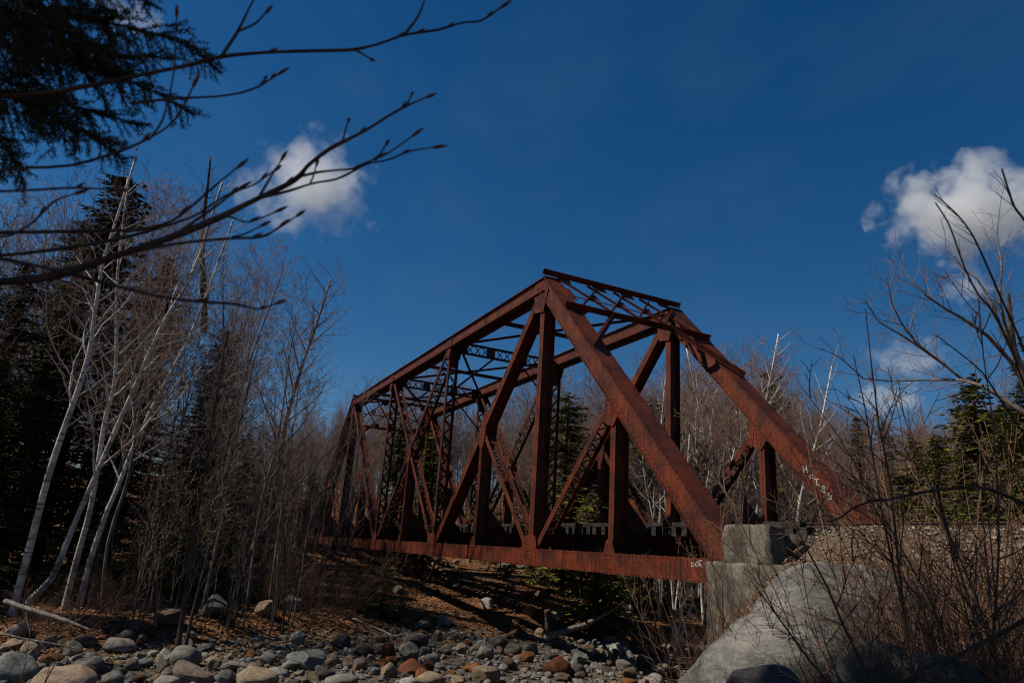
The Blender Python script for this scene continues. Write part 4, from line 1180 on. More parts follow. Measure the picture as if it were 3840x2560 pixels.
def split_tree(rng_, pts, r0, r1, S, t0=None):
    tr = MB(); k = len(pts)
    # smooth the trunk line
    fine = []
    for i in range(k-1):
        for j in range(3): fine.append(pts[i].lerp(pts[i+1], j/3))
    fine.append(pts[-1])
    for _ in range(2):
        fine = [fine[0]]+[(fine[i-1]+fine[i]*2+fine[i+1])/4 for i in range(1, len(fine)-1)]+[fine[-1]]
    n = len(fine)
    rads = [lerp(r0, r1, (i/(n-1))**0.85)*(1.25 if i == 0 else 1.1 if i == 1 else 1) for i in range(n)]
    tr.tube(fine, rads, 9, 0, True)
    cr = MB()
    S2 = dict(S)
    L = sum((fine[i+1]-fine[i]).length for i in range(n-1))
    a0 = S['t0'][0] if t0 is None else t0
    az = rng_.uniform(0, 6)
    for i in range(S['n'][0]):
        t = a0+(1-a0)*((i+rng_.random())/S['n'][0]); t = min(t, .99)
        f = t*(n-1); j = min(int(f), n-2); q = fine[j].lerp(fine[j+1], f-j); tan = (fine[j+1]-fine[j]).normalized()
        az += 2.4+rng_.uniform(-.5, .5)
        d = side_dir(tan, R(rng_.uniform(*S['ang'][0])), rng_, az)
        l = S['L'][0]*rng_.uniform(.55, 1.15)*(1-S['tap'][0]*(t-a0)/(1-a0))
        rr = min(rads[j]*0.6, S['r'][0]*rng_.uniform(.6, 1.2))
        grow(cr, wander(q, d, l, S['seg'][0], S['wig'][0], S['up'][0], rng_), rr, max(S['rmin'], rr*.25), 1, S, rng_)
    return tr, cr
def straight(H, lean, wig, rg, k=7):
    p = Vector((0, 0, -0.25)); pts = [p]; a = rg.uniform(0, 6.3)
    for i in range(1, k):
        t = i/(k-1)
        pts.append(Vector((math.cos(a)*lean*t*t*H+rg.gauss(0, wig), math.sin(a)*lean*t*t*H+rg.gauss(0, wig), H*t)))
    return pts
class Kind:
    """one tree shape: shared trunk and crown meshes"""
    def __init__(s, name, parts, H): s.name = name; s.parts = parts; s.H = H
def hardwood(name, seed, H, r, S, bark, twig, lean=0.06, wig=0.08):
    rg = random.Random(seed); tr, cr = split_tree(rg, straight(H, lean, wig, rg), r, r*0.16, S)
    return Kind(name, [('trunk', tr.mesh('trunk', bark, True)), ('crown', cr.mesh('crown', [bark, twig], True))], H)
def conifer(name, seed, H, Rad, mat, whorl=0.24, nb=7, droop=0.16, step=0.15, base=0.06, tw=0.105, up=0.0, tuft=False, trunkr=None):
    rg = random.Random(seed); tr = MB(); cr = MB()
    tr.tube([Vector((0, 0, -0.3)), Vector((rg.gauss(0, .05), rg.gauss(0, .05), H*0.5)), Vector((0, 0, H))], [trunkr or H*0.011, (trunkr or H*0.011)*.62, 0.012], 7)
    z = H*base
    while z < H*0.985:
        f = (z-H*base)/(H*(1-base)); Lm = Rad*(1-f)**0.68*(0.72+0.28*math.sin(f*9+seed))+0.10
        for b_ in range(nb):
            L = Lm*rg.uniform(0.55, 1.15)
            if rg.random() < 0.10: continue
            az = rg.uniform(0, 6.283); d = Vector((math.cos(az), math.sin(az), rg.uniform(-.05, .25)*(1-f)+up+0.45*f))
            p = Vector((0, 0, z+rg.uniform(-.5, .5)*whorl*1.6)); pts = [p]; seg = 4
            for i in range(seg):
                d = (d+Vector((0, 0, -droop+(0.10 if i > 2 else 0)))).normalized(); p = p+d*(L/seg); pts.append(p)
            cr.tube(pts, [0.012*(1-i/5)+0.003 for i in range(5)], 3, 1)
            s = L*(0.55 if tuft else 0.15)
            while s < L:
                fr = s/L*seg; j = min(int(fr), seg-1); q = pts[j].lerp(pts[j+1], fr-j); t = (pts[j+1]-pts[j]).normalized()
                side = t.cross(Vector((0, 0, 1)));
                if side.length < 1e-3: side = Vector((1, 0, 0))
                side.normalize(); nrm = side.cross(t)
                for e in (1, -1):
                    l = (0.10+0.30*(1-s/L))*min(1.0, L)*rg.uniform(.7, 1.25)+0.05
                    dd = (t*0.62+side*(e*0.78)+Vector((0, 0, rg.uniform(-.8, .25)+(0.7 if tuft else 0)))).normalized()
                    w = nrm*rg.uniform(-.5, .5)+dd.cross(nrm)
                    w.normalize()
                    m = max(1, int(l/0.11))
                    for i in range(m):
                        a = q+dd*(l*i/m); c = q+dd*(l*(i+1.25)/m); mid_ = (a+c)/2; hw = tw*rg.uniform(.45, 1.0)*(0.5+0.5*(1-i/m))
                        mid_ = mid_+Vector((0, 0, rg.uniform(-.02, .02)))
                        cr.quad(a, mid_+w*hw, c, mid_-w*hw*rg.uniform(.4, 1))
                s += step*rg.uniform(.75, 1.25)
            cr.quad(pts[-1]-d*0.02, pts[-1]+d*0.08+Vector((0.03, 0, 0.02)), pts[-1]+d*0.18, pts[-1]+d*0.08-Vector((0.03, 0, .02)))
        z += whorl*rg.uniform(.7, 1.3)*(1-0.35*f)
    return Kind(name, [('trunk', tr.mesh('trunk', BARK_DARK, True)), ('crown', cr.mesh('crown', [mat, BARK_DARK]))], H)
def plant(kind, x, y, h, label, cat, group=None, rz=None, sx=1.0, lean=(0, 0), sink=0.0, z=None):
    s = h/kind.H
    o = bpy.data.objects.new(kind.name, None); COL.objects.link(o); o.empty_display_size = .2
    o.location = (x, y, (ground_z(x, y) if z is None else z)-sink); o.scale = (s*sx, s*sx, s)
    o.rotation_euler = (lean[0], lean[1], rng.uniform(0, 6.28) if rz is None else rz)
    tag(o, label, cat, group)
    for nm, me in kind.parts:
        c = link(nm, me, o)
        if nm == 'buds': c['kind'] = 'stuff'
    return o
def spot(px, dist):
    """ground point in the direction of photo column px (at horizon height), dist metres from the camera in plan"""
    d = ray(px, 2061+(px-1920)*0.066); v = Vector((d.x, d.y, 0)).normalized()
    return CAM.x+v.x*dist, CAM.y+v.y*dist
def spot_top(px, ytop, dist):
    d = ray(px, ytop); v = Vector((d.x, d.y, 0)).normalized()
    return CAM.x+v.x*dist, CAM.y+v.y*dist
def h_for(px, ytop, dist):
    """height a tree at dist must have for its top to reach photo row ytop"""
    d = ray(px, ytop); s = math.hypot(d.x, d.y); x, y = spot_top(px, ytop, dist)
    return CAM.z+d.z/s*dist-ground_z(x, y)

rng = random.Random(77)
K_H = [hardwood('bare_tree', 100+i, 12, 0.062, dict(HARD, n=[30, 9, 7], rmin=0.0068), BARK, TWIG, 0.07, 0.12) for i in range(4)]
K_HR = [hardwood('bare_tree', 120+i, 12, 0.06, dict(THIN, n=[30, 8, 6], rmin=0.0066), BARK, TWIG_RED, 0.07, 0.1) for i in range(3)]
K_D = [hardwood('bare_tree', 140+i, 11, 0.06, THIN, BARK_DARK, TWIG) for i in range(2)]
K_B = [hardwood('birch_tree', 160+i, 12, 0.085, dict(BIR, n=[20, 8, 5]), BIRCH, TWIG_RED, 0.10, 0.12) for i in range(3)]
K_S = [hardwood('sapling', 180+i, 5, 0.026, SAPL, [BARK_DARK, BARK, BARK][i % 3], [TWIG, TWIG_RED, TWIG][i % 3], 0.10, 0.06) for i in range(5)]
K_SP = [conifer('spruce_tree', 200+i, 15, 2.6, NEEDLE) for i in range(3)]
K_HM = [conifer('hemlock_tree', 220+i, 12, 2.5, NEEDLE_G, 0.24, 7, 0.13, 0.15, 0.05) for i in range(2)]
K_PN = [conifer('pine_tree', 240, 14, 2.3, NEEDLE_G, 0.55, 5, 0.02, 0.10, 0.35, 0.10, 0.35, True)]
K_YH = [conifer('young_hemlock', 250+i, 2.4, 0.95, NEEDLE_G, 0.13, 5, 0.10, 0.075, 0.03, 0.045, trunkr=0.025) for i in range(3)]

# the white birches on the bank, traced from their trunks
def traced(name, label, cat, pix, dist, ddist, r0, r1, S, bark, twig, seed, t0, group=None, extra=2.0, base_drop=0.3):
    rg = random.Random(seed); k = len(pix)
    P = [at(px, py, dist+ddist*i/(k-1)) for i, (px, py) in enumerate(pix)]
    g = ground_z(P[0].x, P[0].y)
    if P[0].z > g-0.05: P.insert(0, Vector((P[0].x+(P[0].x-P[1].x)*0.1, P[0].y+(P[0].y-P[1].y)*0.1, g-base_drop)))
    d = (P[-1]-P[-2]).normalized()
    P.append(P[-1]+(d+Vector((0, 0, .25))).normalized()*extra)
    base = P[0].copy(); P = [p-base for p in P]
    tr, cr = split_tree(rg, P, r0*(.86 if bark is BIRCH else 1), r1, S, t0)
    o = thing(name, label, cat, base, group)
    tr.build('trunk', bark, o, True); cr.build('crown', [bark, twig], o, True)
    return o
traced('birch_tree', 'tall white birch leaning right, furthest left of the birch clump on the bank', 'birch tree', [(60, 2245), (125, 2000), (179, 1787), (232, 1627), (295, 1457), (339, 1314), (348, 1225), (366, 1100), (384, 984), (437, 823)], 19.6, 1.2, 0.135, 0.03, BIR, BIRCH, TWIG, 1, 0.35)
traced('birch_tree', 'white birch with a curved foot sweeping right across the dark spruce', 'birch tree', [(100, 2262), (150, 2215), (199, 2166), (238, 2066), (293, 1928), (357, 1787), (446, 1582), (500, 1466), (554, 1332), (625, 1180), (696, 1082), (741, 975), (768, 895)], 20.2, 2.0, 0.125, 0.03, BIR, BIRCH, TWIG, 2, 0.40)
traced('birch_tree', 'white birch that stands nearly upright between the leaning birches', 'birch tree', [(270, 2160), (300, 2050), (343, 1900), (375, 1698), (393, 1564), (429, 1457), (437, 1341), (437, 1225), (437, 1064), (450, 930)], 21.2, 1.0, 0.115, 0.03, BIR, BIRCH, TWIG, 3, 0.42)
traced('birch_tree', 'slim birch whose trunk forks left toward the leftmost birch', 'birch tree', [(393, 1570), (360, 1480), (345, 1430), (390, 1360), (430, 1270), (445, 1100), (540, 940), (600, 880)], 21.0, 0.8, 0.06, 0.02, dict(BIR, n=[14, 8, 5]), BIRCH, TWIG, 4, 0.2) if False else None
traced('birch_tree', 'long white birch leaning right, rightmost of the birch clump on the bank', 'birch tree', [(325, 2150), (354, 2049), (406, 1900), (437, 1841), (500, 1671), (580, 1510), (660, 1360), (714, 1260), (768, 1118), (803, 1028)], 21.8, 1.8, 0.115, 0.028, BIR, BIRCH, TWIG, 5, 0.36)
traced('bare_tree', 'dark twin-trunk sapling, thicker left stem, by the large brown boulder', 'tree', [(680, 2350), (700, 2200), (725, 2020), (735, 1955), (770, 1750), (800, 1560)], 19.0, 0.8, 0.085, 0.02, dict(THIN, n=[18, 7, 4]), BARK_DARK, TWIG, 6, 0.35, extra=2.5)
traced('bare_tree', 'thin right stem of the dark twin-trunk sapling by the brown boulder', 'tree', [(710, 2350), (745, 2210), (800, 2000), (850, 1780), (905, 1560)], 19.2, 1.0, 0.055, 0.015, dict(THIN, n=[16, 7, 4]), BARK_DARK, TWIG, 7, 0.3, extra=2.0)
traced('bare_tree', 'wide-crowned grey tree spreading into the blue sky left of the bridge', 'tree', [(985, 2230), (1000, 2000), (1040, 1760), (1075, 1560), (1130, 1380), (1180, 1240)], 27.0, 1.5, 0.14, 0.035, dict(HARD, n=[30, 11, 7], L=[4.2, 1.5, 0.6], t0=[0.3, .2, .15]), BARK, TWIG, 8, 0.3, extra=2.2)
traced('bare_tree', 'grey tree with pale branches leaning over the far end of the bridge', 'tree', [(870, 2310), (905, 2150), (960, 2010), (1040, 1905), (1150, 1775), (1250, 1680)], 24.5, 2.5, 0.06, 0.015, dict(THIN, n=[18, 7, 4], L=[2.0, .8, .4]), BARK, TWIG_RED, 9, 0.35, extra=1.0)
# young birch clump behind the near end of the chord
for i, (pix, r0, lab) in enumerate([
    ([(2514, 2470), (2530, 2330), (2522, 2230), (2515, 2120), (2500, 1950)], 0.075, 'left upright stem of the white birch clump beneath the bridge'),
    ([(2516, 2465), (2532, 2290), (2545, 2190), (2556, 2090), (2570, 1900)], 0.075, 'middle stem of the white birch clump beneath the bridge'),
    ([(2530, 2440), (2555, 2300), (2580, 2200), (2600, 2120), (2630, 1960)], 0.08, 'thick leaning stem of the white birch clump beneath the bridge'),
    ([(2530, 2450), (2580, 2310), (2612, 2200), (2640, 2110), (2690, 1950)], 0.085, 'right outermost stem of the white birch clump beneath the bridge')]):
    traced('birch_tree', lab, 'birch tree', pix, 27.0, 0.6, r0, 0.02, dict(BIR, n=[14, 7, 4], L=[2.2, 0.9, .4]), BIRCH, TWIG_RED, 30+i, 0.5, 'white birch clump under the bridge', extra=3.0)
# white birches beyond the far end post
for i, (pix, dist, lab) in enumerate([
    ([(2790, 1900), (2830, 1700), (2860, 1560), (2885, 1450)], 30, 'thick white birch trunk slanting up behind the far end post'),
    ([(2985, 1960), (3010, 1820), (3060, 1660), (3085, 1560)], 31, 'forked white birch behind the lower end of the far end post'),
    ([(2640, 1950), (2650, 1800), (2640, 1600), (2610, 1480)], 34, 'slim white birch framed between the two end posts'),
    ([(2475, 1960), (2478, 1850), (2470, 1700), (2490, 1500)], 33, 'straight white birch behind the upright post of the far truss')]):
    traced('birch_tree', lab, 'birch tree', pix, dist, 1.0, 0.10, 0.03, dict(BIR, n=[18, 8, 5]), BIRCH, TWIG_RED, 50+i, 0.25, extra=2.5)

def zone(px):
    for lim, t in ((90, 'at the left edge'), (260, 'behind the leftmost birch'), (420, 'behind the curved birch'), (600, 'behind the leaning birches'), (780, 'behind the dark twin trunks'), (960, 'left of the wide-crowned grey tree'), (1180, 'near the wide-crowned grey tree'),
                   (1330, 'left of the far bridge end'), (1480, 'behind the far end panels'), (1640, 'behind the crossed middle diagonals'), (1800, 'behind the laced middle posts'), (1960, 'behind the long near diagonal'), (2080, 'behind the near hip post'), (2220, 'just right of the near hip post'),
                   (2360, 'behind the laced sub strut'), (2480, 'behind the near end post'), (2600, 'behind the far hip post'), (2740, 'between the two end posts'), (2880, 'behind the far end post'), (3020, 'just right of the far end post'), (3200, 'right of the green pine'), (3400, 'by the small spruces on the skyline'), (3600, 'in front of the wooded ridge'), (3760, 'beside the broad hemlock')):
        if px < lim: return t
    return 'at the right edge'
def many(kinds, lst, label, cat, group):
    """label: pattern with {size} {lean} {zone}"""
    for i, (px, dist, ytop) in enumerate(lst):
        x, y = spot_top(px, ytop, dist); h = h_for(px, ytop, dist)
        if h < 1.0: continue
        if -2 < x < 47 and -8.6 < y < 2.0: continue
        if 20 < x < 46 and -15 < y < 7: continue
        k = kinds[i % len(kinds)]
        side = rng.gauss(0, .045)                       # lean in the plane of the view, positive to the right
        q = Matrix.Rotation(side, 4, Vector((FW.x, FW.y, 0)).normalized())
        ln = 'upright' if abs(side) < .025 else 'right-leaning' if side > 0 else 'left-leaning'
        up_ = ytop-skyline(px)
        sz = 'tall' if up_ < 60 else 'medium-height' if up_ < 170 else 'short'
        dp = 'nearer' if dist < 36 else 'middle' if dist < 46 else 'farther'
        lab = label.format(size=dp+' '+sz, lean=ln, zone=zone(px))
        o = plant(k, x, y, h, lab, cat, group+' '+zone(px)+', '+dp+' '+sz+' '+ln, rz=rng.uniform(0, 6.28), sx=rng.uniform(.85, 1.2) if h > 8 else 1.25)
        o.matrix_world = Matrix.Translation(o.location) @ q @ o.rotation_euler.to_matrix().to_4x4() @ Matrix.Diagonal((*o.scale, 1))
def skyline(px):
    pts = [(-100, 720), (150, 700), (300, 720), (500, 740), (700, 780), (900, 880), (1000, 930), (1100, 1020), (1200, 1150), (1290, 1330), (1340, 1480), (1420, 1340), (1560, 1270), (1650, 1350), (1800, 1420), (2000, 1350), (2160, 1310), (2300, 1420), (2450, 1400), (2600, 1370), (2750, 1330), (2850, 1320), (2950, 1430), (3050, 1440), (3200, 1500), (3400, 1560), (3600, 1480), (3900, 1300)]
    for (a, b_), (c, d) in zip(pts, pts[1:]):
        if px <= c: return lerp(b_, d, max(0, (px-a)/(c-a)))
    return 1300
# big spruces behind the birches
sp = [(480, 34, 650, 'tall dark spruce whose pointed top rises above the birches'), (330, 38, 820, 'second dark spruce just left of the tallest spruce'), (640, 37, 960, 'dark spruce right of the tallest spruce behind the leaning birches'),
      (120, 33, 980, 'dark spruce at the left edge behind the first birch'), (-30, 30, 900, 'dark spruce cut off by the left edge'), (240, 30, 1220, 'low broad spruce between the first two birch trunks'),
      (560, 31, 1350, 'shorter spruce filling the gap behind the leaning birches'), (860, 40, 1230, 'distant spruce behind the grey branches left of the bridge'), (20, 26, 1330, 'shaded spruce low at the left edge behind the birch')]
for i, (px, d, yt, lab) in enumerate(sp):
    x, y = spot_top(px, yt, d); plant(K_SP[i % 3], x, y, h_for(px, yt, d), lab, 'spruce tree', sx=1.75 if i == 0 else 1.5)
for i, (px, d, yt, lab, k) in enumerate([
    (2890, 40, 1380, 'green pine with upright tufted tips beyond the far end post', K_PN[0]),
    (3930, 19, 1180, 'sunlit green hemlock cut off by the right edge', K_HM[0]), (3640, 21, 1400, 'broad green hemlock in front of the ridge at right', K_HM[1]),
    (3760, 17.5, 1490, 'low bright hemlock behind the shrubs near the right edge', K_HM[0]),
    (3500, 18, 1620, 'dense green hemlock rising behind the track right of the ridge', K_HM[0]), (3830, 16.5, 1420, 'bright dense hemlock behind the shrubs at the right edge', K_HM[1]), (3600, 16.5, 1690, 'low hemlock just behind the track near the right edge', K_HM[1]), (3420, 26, 1640, 'rounded green hemlock left of the broad hemlock', K_HM[1]), (3210, 40, 1550, 'narrow dark spruce on the skyline right of the bridge', K_SP[0]), (3310, 44, 1570, 'small dark spruce top on the skyline beside the narrow one', K_SP[1]),
    (2135, 41, 1470, 'olive-green hemlock seen through the middle of the bridge', K_HM[0]), (2250, 31, 1720, 'green hemlock behind the hip post of the near truss', K_HM[1]), (2440, 38, 1480, 'hemlock half hidden by the near end post', K_HM[0]),
    (2640, 33, 1640, 'green pine framed low between the two end posts', K_PN[0]), (1510, 48, 1560, 'dark hemlock seen through the far panels of the bridge', K_SP[2]), (1180, 46, 1760, 'green spruce beside the far end of the bridge', K_HM[1]), (1640, 50, 1600, 'hemlock behind the middle posts of the bridge', K_HM[0]),
    (760, 36, 1490, 'green hemlock behind the dark twin trunks', K_HM[1]), (940, 42, 1620, 'small hemlock left of the wide-crowned grey tree', K_HM[0]), (1060, 50, 1700, 'low hemlock behind the wide-crowned grey tree', K_HM[1]), (620, 30, 1700, 'short hemlock in shade behind the rightmost leaning birch', K_HM[0])]):
    x, y = spot_top(px, yt, d); plant(k, x, y, h_for(px, yt, d), lab, k.name.replace('_', ' '), sx=1.75 if k in K_HM else 1.15)
# understory hemlocks
for i, (px, py, h, lab) in enumerate([
    (1880, 2225, 4.4, 'bushy green hemlock under the middle of the bridge'), (2030, 2240, 3.6, 'smaller bright hemlock right of the bushy one under the bridge'), (2150, 2245, 3.4, 'young hemlock behind the grey log under the bridge'),
    (2330, 2255, 3.8, 'young hemlock among the white trunks under the bridge'), (1430, 2310, 1.9, 'young hemlock above the driftwood on the bank'), (1500, 2330, 1.3, 'small yellow-green hemlock at the edge of the stones'), (1330, 2290, 1.5, 'shaded young hemlock amid the bank brush'),
    (620, 2235, 3.0, 'green hemlock in the shade behind the thin trunks'), (760, 2230, 3.4, 'tall young hemlock behind the dark twin trunks'), (520, 2225, 2.6, 'hemlock at the foot of the leaning birches'), (160, 2235, 1.6, 'small bright hemlock between the two leftmost birches'),
    (830, 2330, 0.45, 'tiny hemlock seedling among the stones on the bank'), (1100, 2270, 0.8, 'seedling hemlock at the foot of the tan boulder'), (330, 2240, 2.2, 'hemlock under the birch clump')]):
    p, t = bed_hit(px, py)
    if i < 4: p = on_plane_y(px, 2061+(px-1920)*0.066, -10.5-0.8*i)
    plant(K_YH[i % 3], p.x, p.y, h, lab, 'young hemlock')

# the woods
L1 = []
for i in range(44):                                      # beyond the left bank
    px = -60+1330*rng.random()**1.05; d = rng.uniform(24, 50) if px > 650 else rng.uniform(31, 52); L1.append((px, d, skyline(px)+abs(rng.gauss(0, 170))))
many(K_H+K_D[:1]+K_HR[:1], L1, '{size} {lean} slender bare grey tree {zone}', 'tree', 'bare trees')
L2 = []
for i in range(150):                                     # behind the bridge
    px = rng.uniform(1330, 2960); d = rng.uniform(30, 66); L2.append((px, d, skyline(px)+abs(rng.gauss(0, 150))))
many(K_H+K_HR, L2, '{size} {lean} slender bare tree {zone}', 'tree', 'bare trees')
L3 = []
for i in range(26):
    px = rng.uniform(1900, 3050); d = rng.uniform(28, 48); L3.append((px, d, skyline(px)+60+abs(rng.gauss(0, 160))))
many(K_B, L3, '{size} {lean} slim pale birch {zone}', 'birch tree', 'slim birches')
for i in range(24):                                      # pale trunks that show below the deck
    px = 1940+30*i+rng.uniform(-12, 12); d = rng.uniform(29, 41); x, y = spot(px, d)
    if y > -8.8 or px > 2660: continue
    ln = rng.gauss(0, .05); pale = i % 3 != 1
    dp = 'nearer' if d < 33 else 'middle' if d < 37 else 'farther'
    plant(K_B[i % 3] if pale else K_H[i % 4], x, y, rng.uniform(9, 12), dp+(' white-stemmed birch' if pale else ' grey-stemmed tree')+' whose trunk shows below the deck '+zone(px), 'birch tree' if pale else 'tree', dp+' trunks below the deck '+zone(px), lean=(ln, rng.gauss(0, .04)), sx=1.15)
L6 = [(rng.uniform(1040, 1350), rng.uniform(58, 76), 1560+abs(rng.gauss(0, 90))) for i in range(34)]
many(K_HR, L6, '{size} {lean} reddish bare tree {zone}', 'tree', 'reddish bare trees')
L4 = []
for i in range(44):
    px = rng.uniform(2950, 3900); d = rng.uniform(26, 60); L4.append((px, d, skyline(px)+abs(rng.gauss(0, 110))))
many(K_HR+K_D[1:], L4, '{size} {lean} bare reddish tree {zone} beyond the embankment', 'tree', 'reddish bare trees')
for i in range(20):                                      # more hemlocks in the wood behind
    px = rng.uniform(1380, 3150) if i < 15 else rng.uniform(700, 1300); d = rng.uniform(44, 64); yt = max(rng.uniform(1560, 1860), skyline(px)+120); x, y = spot_top(px, yt, d)
    if 20 < x < 46 and -15 < y < 7: continue
    plant(K_HM[i % 2], x, y, h_for(px, yt, d), ('small' if yt > 1740 else 'mid-sized')+' olive hemlock in the bare wood '+zone(px), 'hemlock tree', 'olive hemlocks '+zone(px), sx=1.35)
# saplings
for i in range(64):
    px = rng.uniform(380, 1120); py = rng.uniform(2180, 2390)
    p, t = bed_hit(px, py)
    hs_ = rng.uniform(2.6, 6.2); tl_ = ('tall' if hs_ > 5 else 'mid-height' if hs_ > 3.8 else 'low')
    plant(K_S[i % 5], p.x, p.y, hs_, tl_+f' bare sapling in leaf litter {"near the stones" if py > 2320 else "back from the stones"} {zone(px)}', 'sapling', 'saplings on the left bank, '+tl_+' '+zone(px)+(' near' if py > 2320 else ' back'), lean=(rng.gauss(0, .06), rng.gauss(0.02, .08)))
for i in range(40):
    px = rng.uniform(1900, 2660); d = rng.uniform(27, 40); x, y = spot(px, d)
    if y > -8.3: continue
    plant(K_S[i % 5], x, y, rng.uniform(3, 6.5), f'thin bare sapling {zone(px)}, {"near" if d < 33 else "farther"} side of the wood', 'sapling', 'saplings '+zone(px), lean=(rng.gauss(0, .05), rng.gauss(0, .06)))
# thickets and farther trees that read as one mass
def scatter(name, srcs, pts, kind_label=None):
    """one object of kind stuff: meshes scattered on points (geometry nodes)"""
    me = bpy.data.meshes.new(name); me.from_pydata([p for p, s, r in pts], [], [])
    a = me.attributes.new('size', 'FLOAT', 'POINT'); a.data.foreach_set('value', [s for p, s, r in pts])
    a = me.attributes.new('turn', 'FLOAT_VECTOR', 'POINT'); a.data.foreach_set('vector', [c for p, s, r in pts for c in r])
    o = link(name, me, kind='stuff')
    ng = bpy.data.node_groups.new(name, 'GeometryNodeTree')
    ng.interface.new_socket('Geometry', in_out='INPUT', socket_type='NodeSocketGeometry'); ng.interface.new_socket('Geometry', in_out='OUTPUT', socket_type='NodeSocketGeometry')
    n, l = ng.nodes, ng.links
    gi = n.new('NodeGroupInput'); go = n.new('NodeGroupOutput'); ip = n.new('GeometryNodeInstanceOnPoints'); gg = n.new('GeometryNodeGeometryToInstance')
    for i, sme in enumerate(srcs):
        so_ = bpy.data.objects.new('scatter_source', sme); oi = n.new('GeometryNodeObjectInfo'); oi.inputs['Object'].default_value = so_
        l.new(oi.outputs['Geometry'], gg.inputs[0])
    l.new(gi.outputs[0], ip.inputs['Points']); l.new(gg.outputs[0], ip.inputs['Instance']); ip.inputs['Pick Instance'].default_value = True
    na = n.new('GeometryNodeInputNamedAttribute'); na.data_type = 'FLOAT'; na.inputs['Name'].default_value = 'size'; l.new(na.outputs[0], ip.inputs['Scale'])
    nb_ = n.new('GeometryNodeInputNamedAttribute'); nb_.data_type = 'FLOAT_VECTOR'; nb_.inputs['Name'].default_value = 'turn'; l.new(nb_.outputs[0], ip.inputs['Rotation'])
    l.new(ip.outputs[0], go.inputs[0])
    md = o.modifiers.new('scatter', 'NODES'); md.node_group = ng
    return o
def joined(kind):
    """trunk and crown of a kind as one mesh"""
    bm = bmesh.new(); mats = []
    for nm, me in kind.parts:
        off = len(mats); mats += list(me.materials); n0 = len(bm.faces); bm.from_mesh(me); bm.faces.ensure_lookup_table()
        for f in bm.faces[n0:]: f.material_index += off
    me = bpy.data.meshes.new('thicket_piece'); bm.to_mesh(me); bm.free()
    for m in mats: me.materials.append(m)
    return me
J_S = [joined(k) for k in K_S]; J_T = [joined(k) for k in K_H[:2]+K_HR[:2]]; J_C = [joined(K_HM[0]), joined(K_SP[0])]
pts = []
for i in range(1900):
    x, y = rng.uniform(6, 105), rng.uniform(-75, 45)
    d = math.hypot(x-CAM.x, y-CAM.y)
    if x-bank_x(y) < 4 or d < 30: continue
    if y > -2 and d < 46 and rng.random() < .6: continue
    if x < 46 and -9 < y < 3.0: continue
    if x >= 46 and abs(y+3) < 2.4: continue
    if 22 < x < 44 and -13 < y < 5: continue
    pts.append((Vector((x, y, ground_z(x, y)-.1)), rng.uniform(.5, 1.5), (rng.gauss(0, .1), rng.gauss(0, .1), rng.uniform(0, 6.28))))
for i in range(260):
    px = rng.uniform(2600, 3950); x, y = spot(px, rng.uniform(22, 60))
    if y > -9.5: continue
    pts.append((Vector((x, y, ground_z(x, y)-.1)), rng.uniform(.5, 1.3), (rng.gauss(0, .1), rng.gauss(0, .1), rng.uniform(0, 6.28))))
for i in range(620):
    px = rng.uniform(640, 1340); x, y = spot(px, rng.uniform(38, 84))
    if x-bank_x(y) < 6 or (x < 46 and -9 < y < 1.5) or (x >= 46 and abs(y+3) < 2.0): continue
    pts.append((Vector((x, y, ground_z(x, y)-.1)), rng.uniform(.6, 1.7), (rng.gauss(0, .12), rng.gauss(0, .12), rng.uniform(0, 6.28))))
scatter('undergrowth', J_S, pts)
pts = []
for i in range(760):
    px = rng.uniform(-100, 4000); d = rng.uniform(62, 170); x, y = spot_top(px, 1600, d)
    if abs(y+3) < 2.4 and x > 44: continue
    h = h_for(px, max(skyline(px)+90, rng.gauss(1580, 70)), d)
    pts.append((Vector((x, y, ground_z(x, y)-.1)), min(1.3, max(.35, h/12)), (rng.gauss(0, .05), rng.gauss(0, .05), rng.uniform(0, 6.28))))
for i in range(230):
    px = rng.uniform(1300, 3150); d = rng.uniform(44, 78); yt = skyline(px)+40+abs(rng.gauss(0, 150)); x, y = spot_top(px, yt, d)
    if (x < 47 and -9 < y < 2) or (20 < x < 46 and -15 < y < 7) or abs(y+3) < 2.4: continue
    pts.append((Vector((x, y, ground_z(x, y)-.1)), min(1.4, max(.35, h_for(px, yt, d)/12)), (rng.gauss(0, .05), rng.gauss(0, .05), rng.uniform(0, 6.28))))
scatter('far_wood', J_T, pts)
pts = []
for i in range(60):
    px = rng.choice([rng.uniform(-100, 1350), rng.uniform(1350, 3900)]); d = rng.uniform(50, 150); x, y = spot(px, d)
    if (abs(y+3) < 7 and x > 20): continue
    h = h_for(px, max(skyline(px)+130, rng.gauss(1720, 90)), d)
    pts.append((Vector((x, y, ground_z(x, y)-.1)), min(1.1, max(.25, h/13)), (0, 0, rng.uniform(0, 6.28))))
scatter('far_evergreens', J_C, pts)
# shade trees beside the photographer, outside the frame
for i, (x, y, h, k, lab) in enumerate([(-9.0, 15.6, 17, K_SP[0], 'spruce standing closest to the photographer'), (-5.6, 15.2, 17, K_SP[1], 'tall spruce just left of the photographer'), (-7.3, 15.4, 16, K_SP[2], 'tall spruce upstream beside the other spruce'), (-3.9, 16.0, 14, K_H[0], 'bare tree on the bank next to the spruces'),
        (-1.6, 17.5, 13, K_H[1], 'bare tree on the bank a little upstream'), (0.5, 20.5, 12, K_H[1], 'bare tree at the stream edge'), (6, 22, 12, K_H[2], 'bare tree past the stones upstream'), (10, 20, 12, K_H[3], 'bare tree at the upstream bend'), (15, 22, 13, K_H[1], 'bare tree farthest up the stream bank')]):
    plant(k, x, y, h, lab, k.name.replace('_', ' '), rz=i)

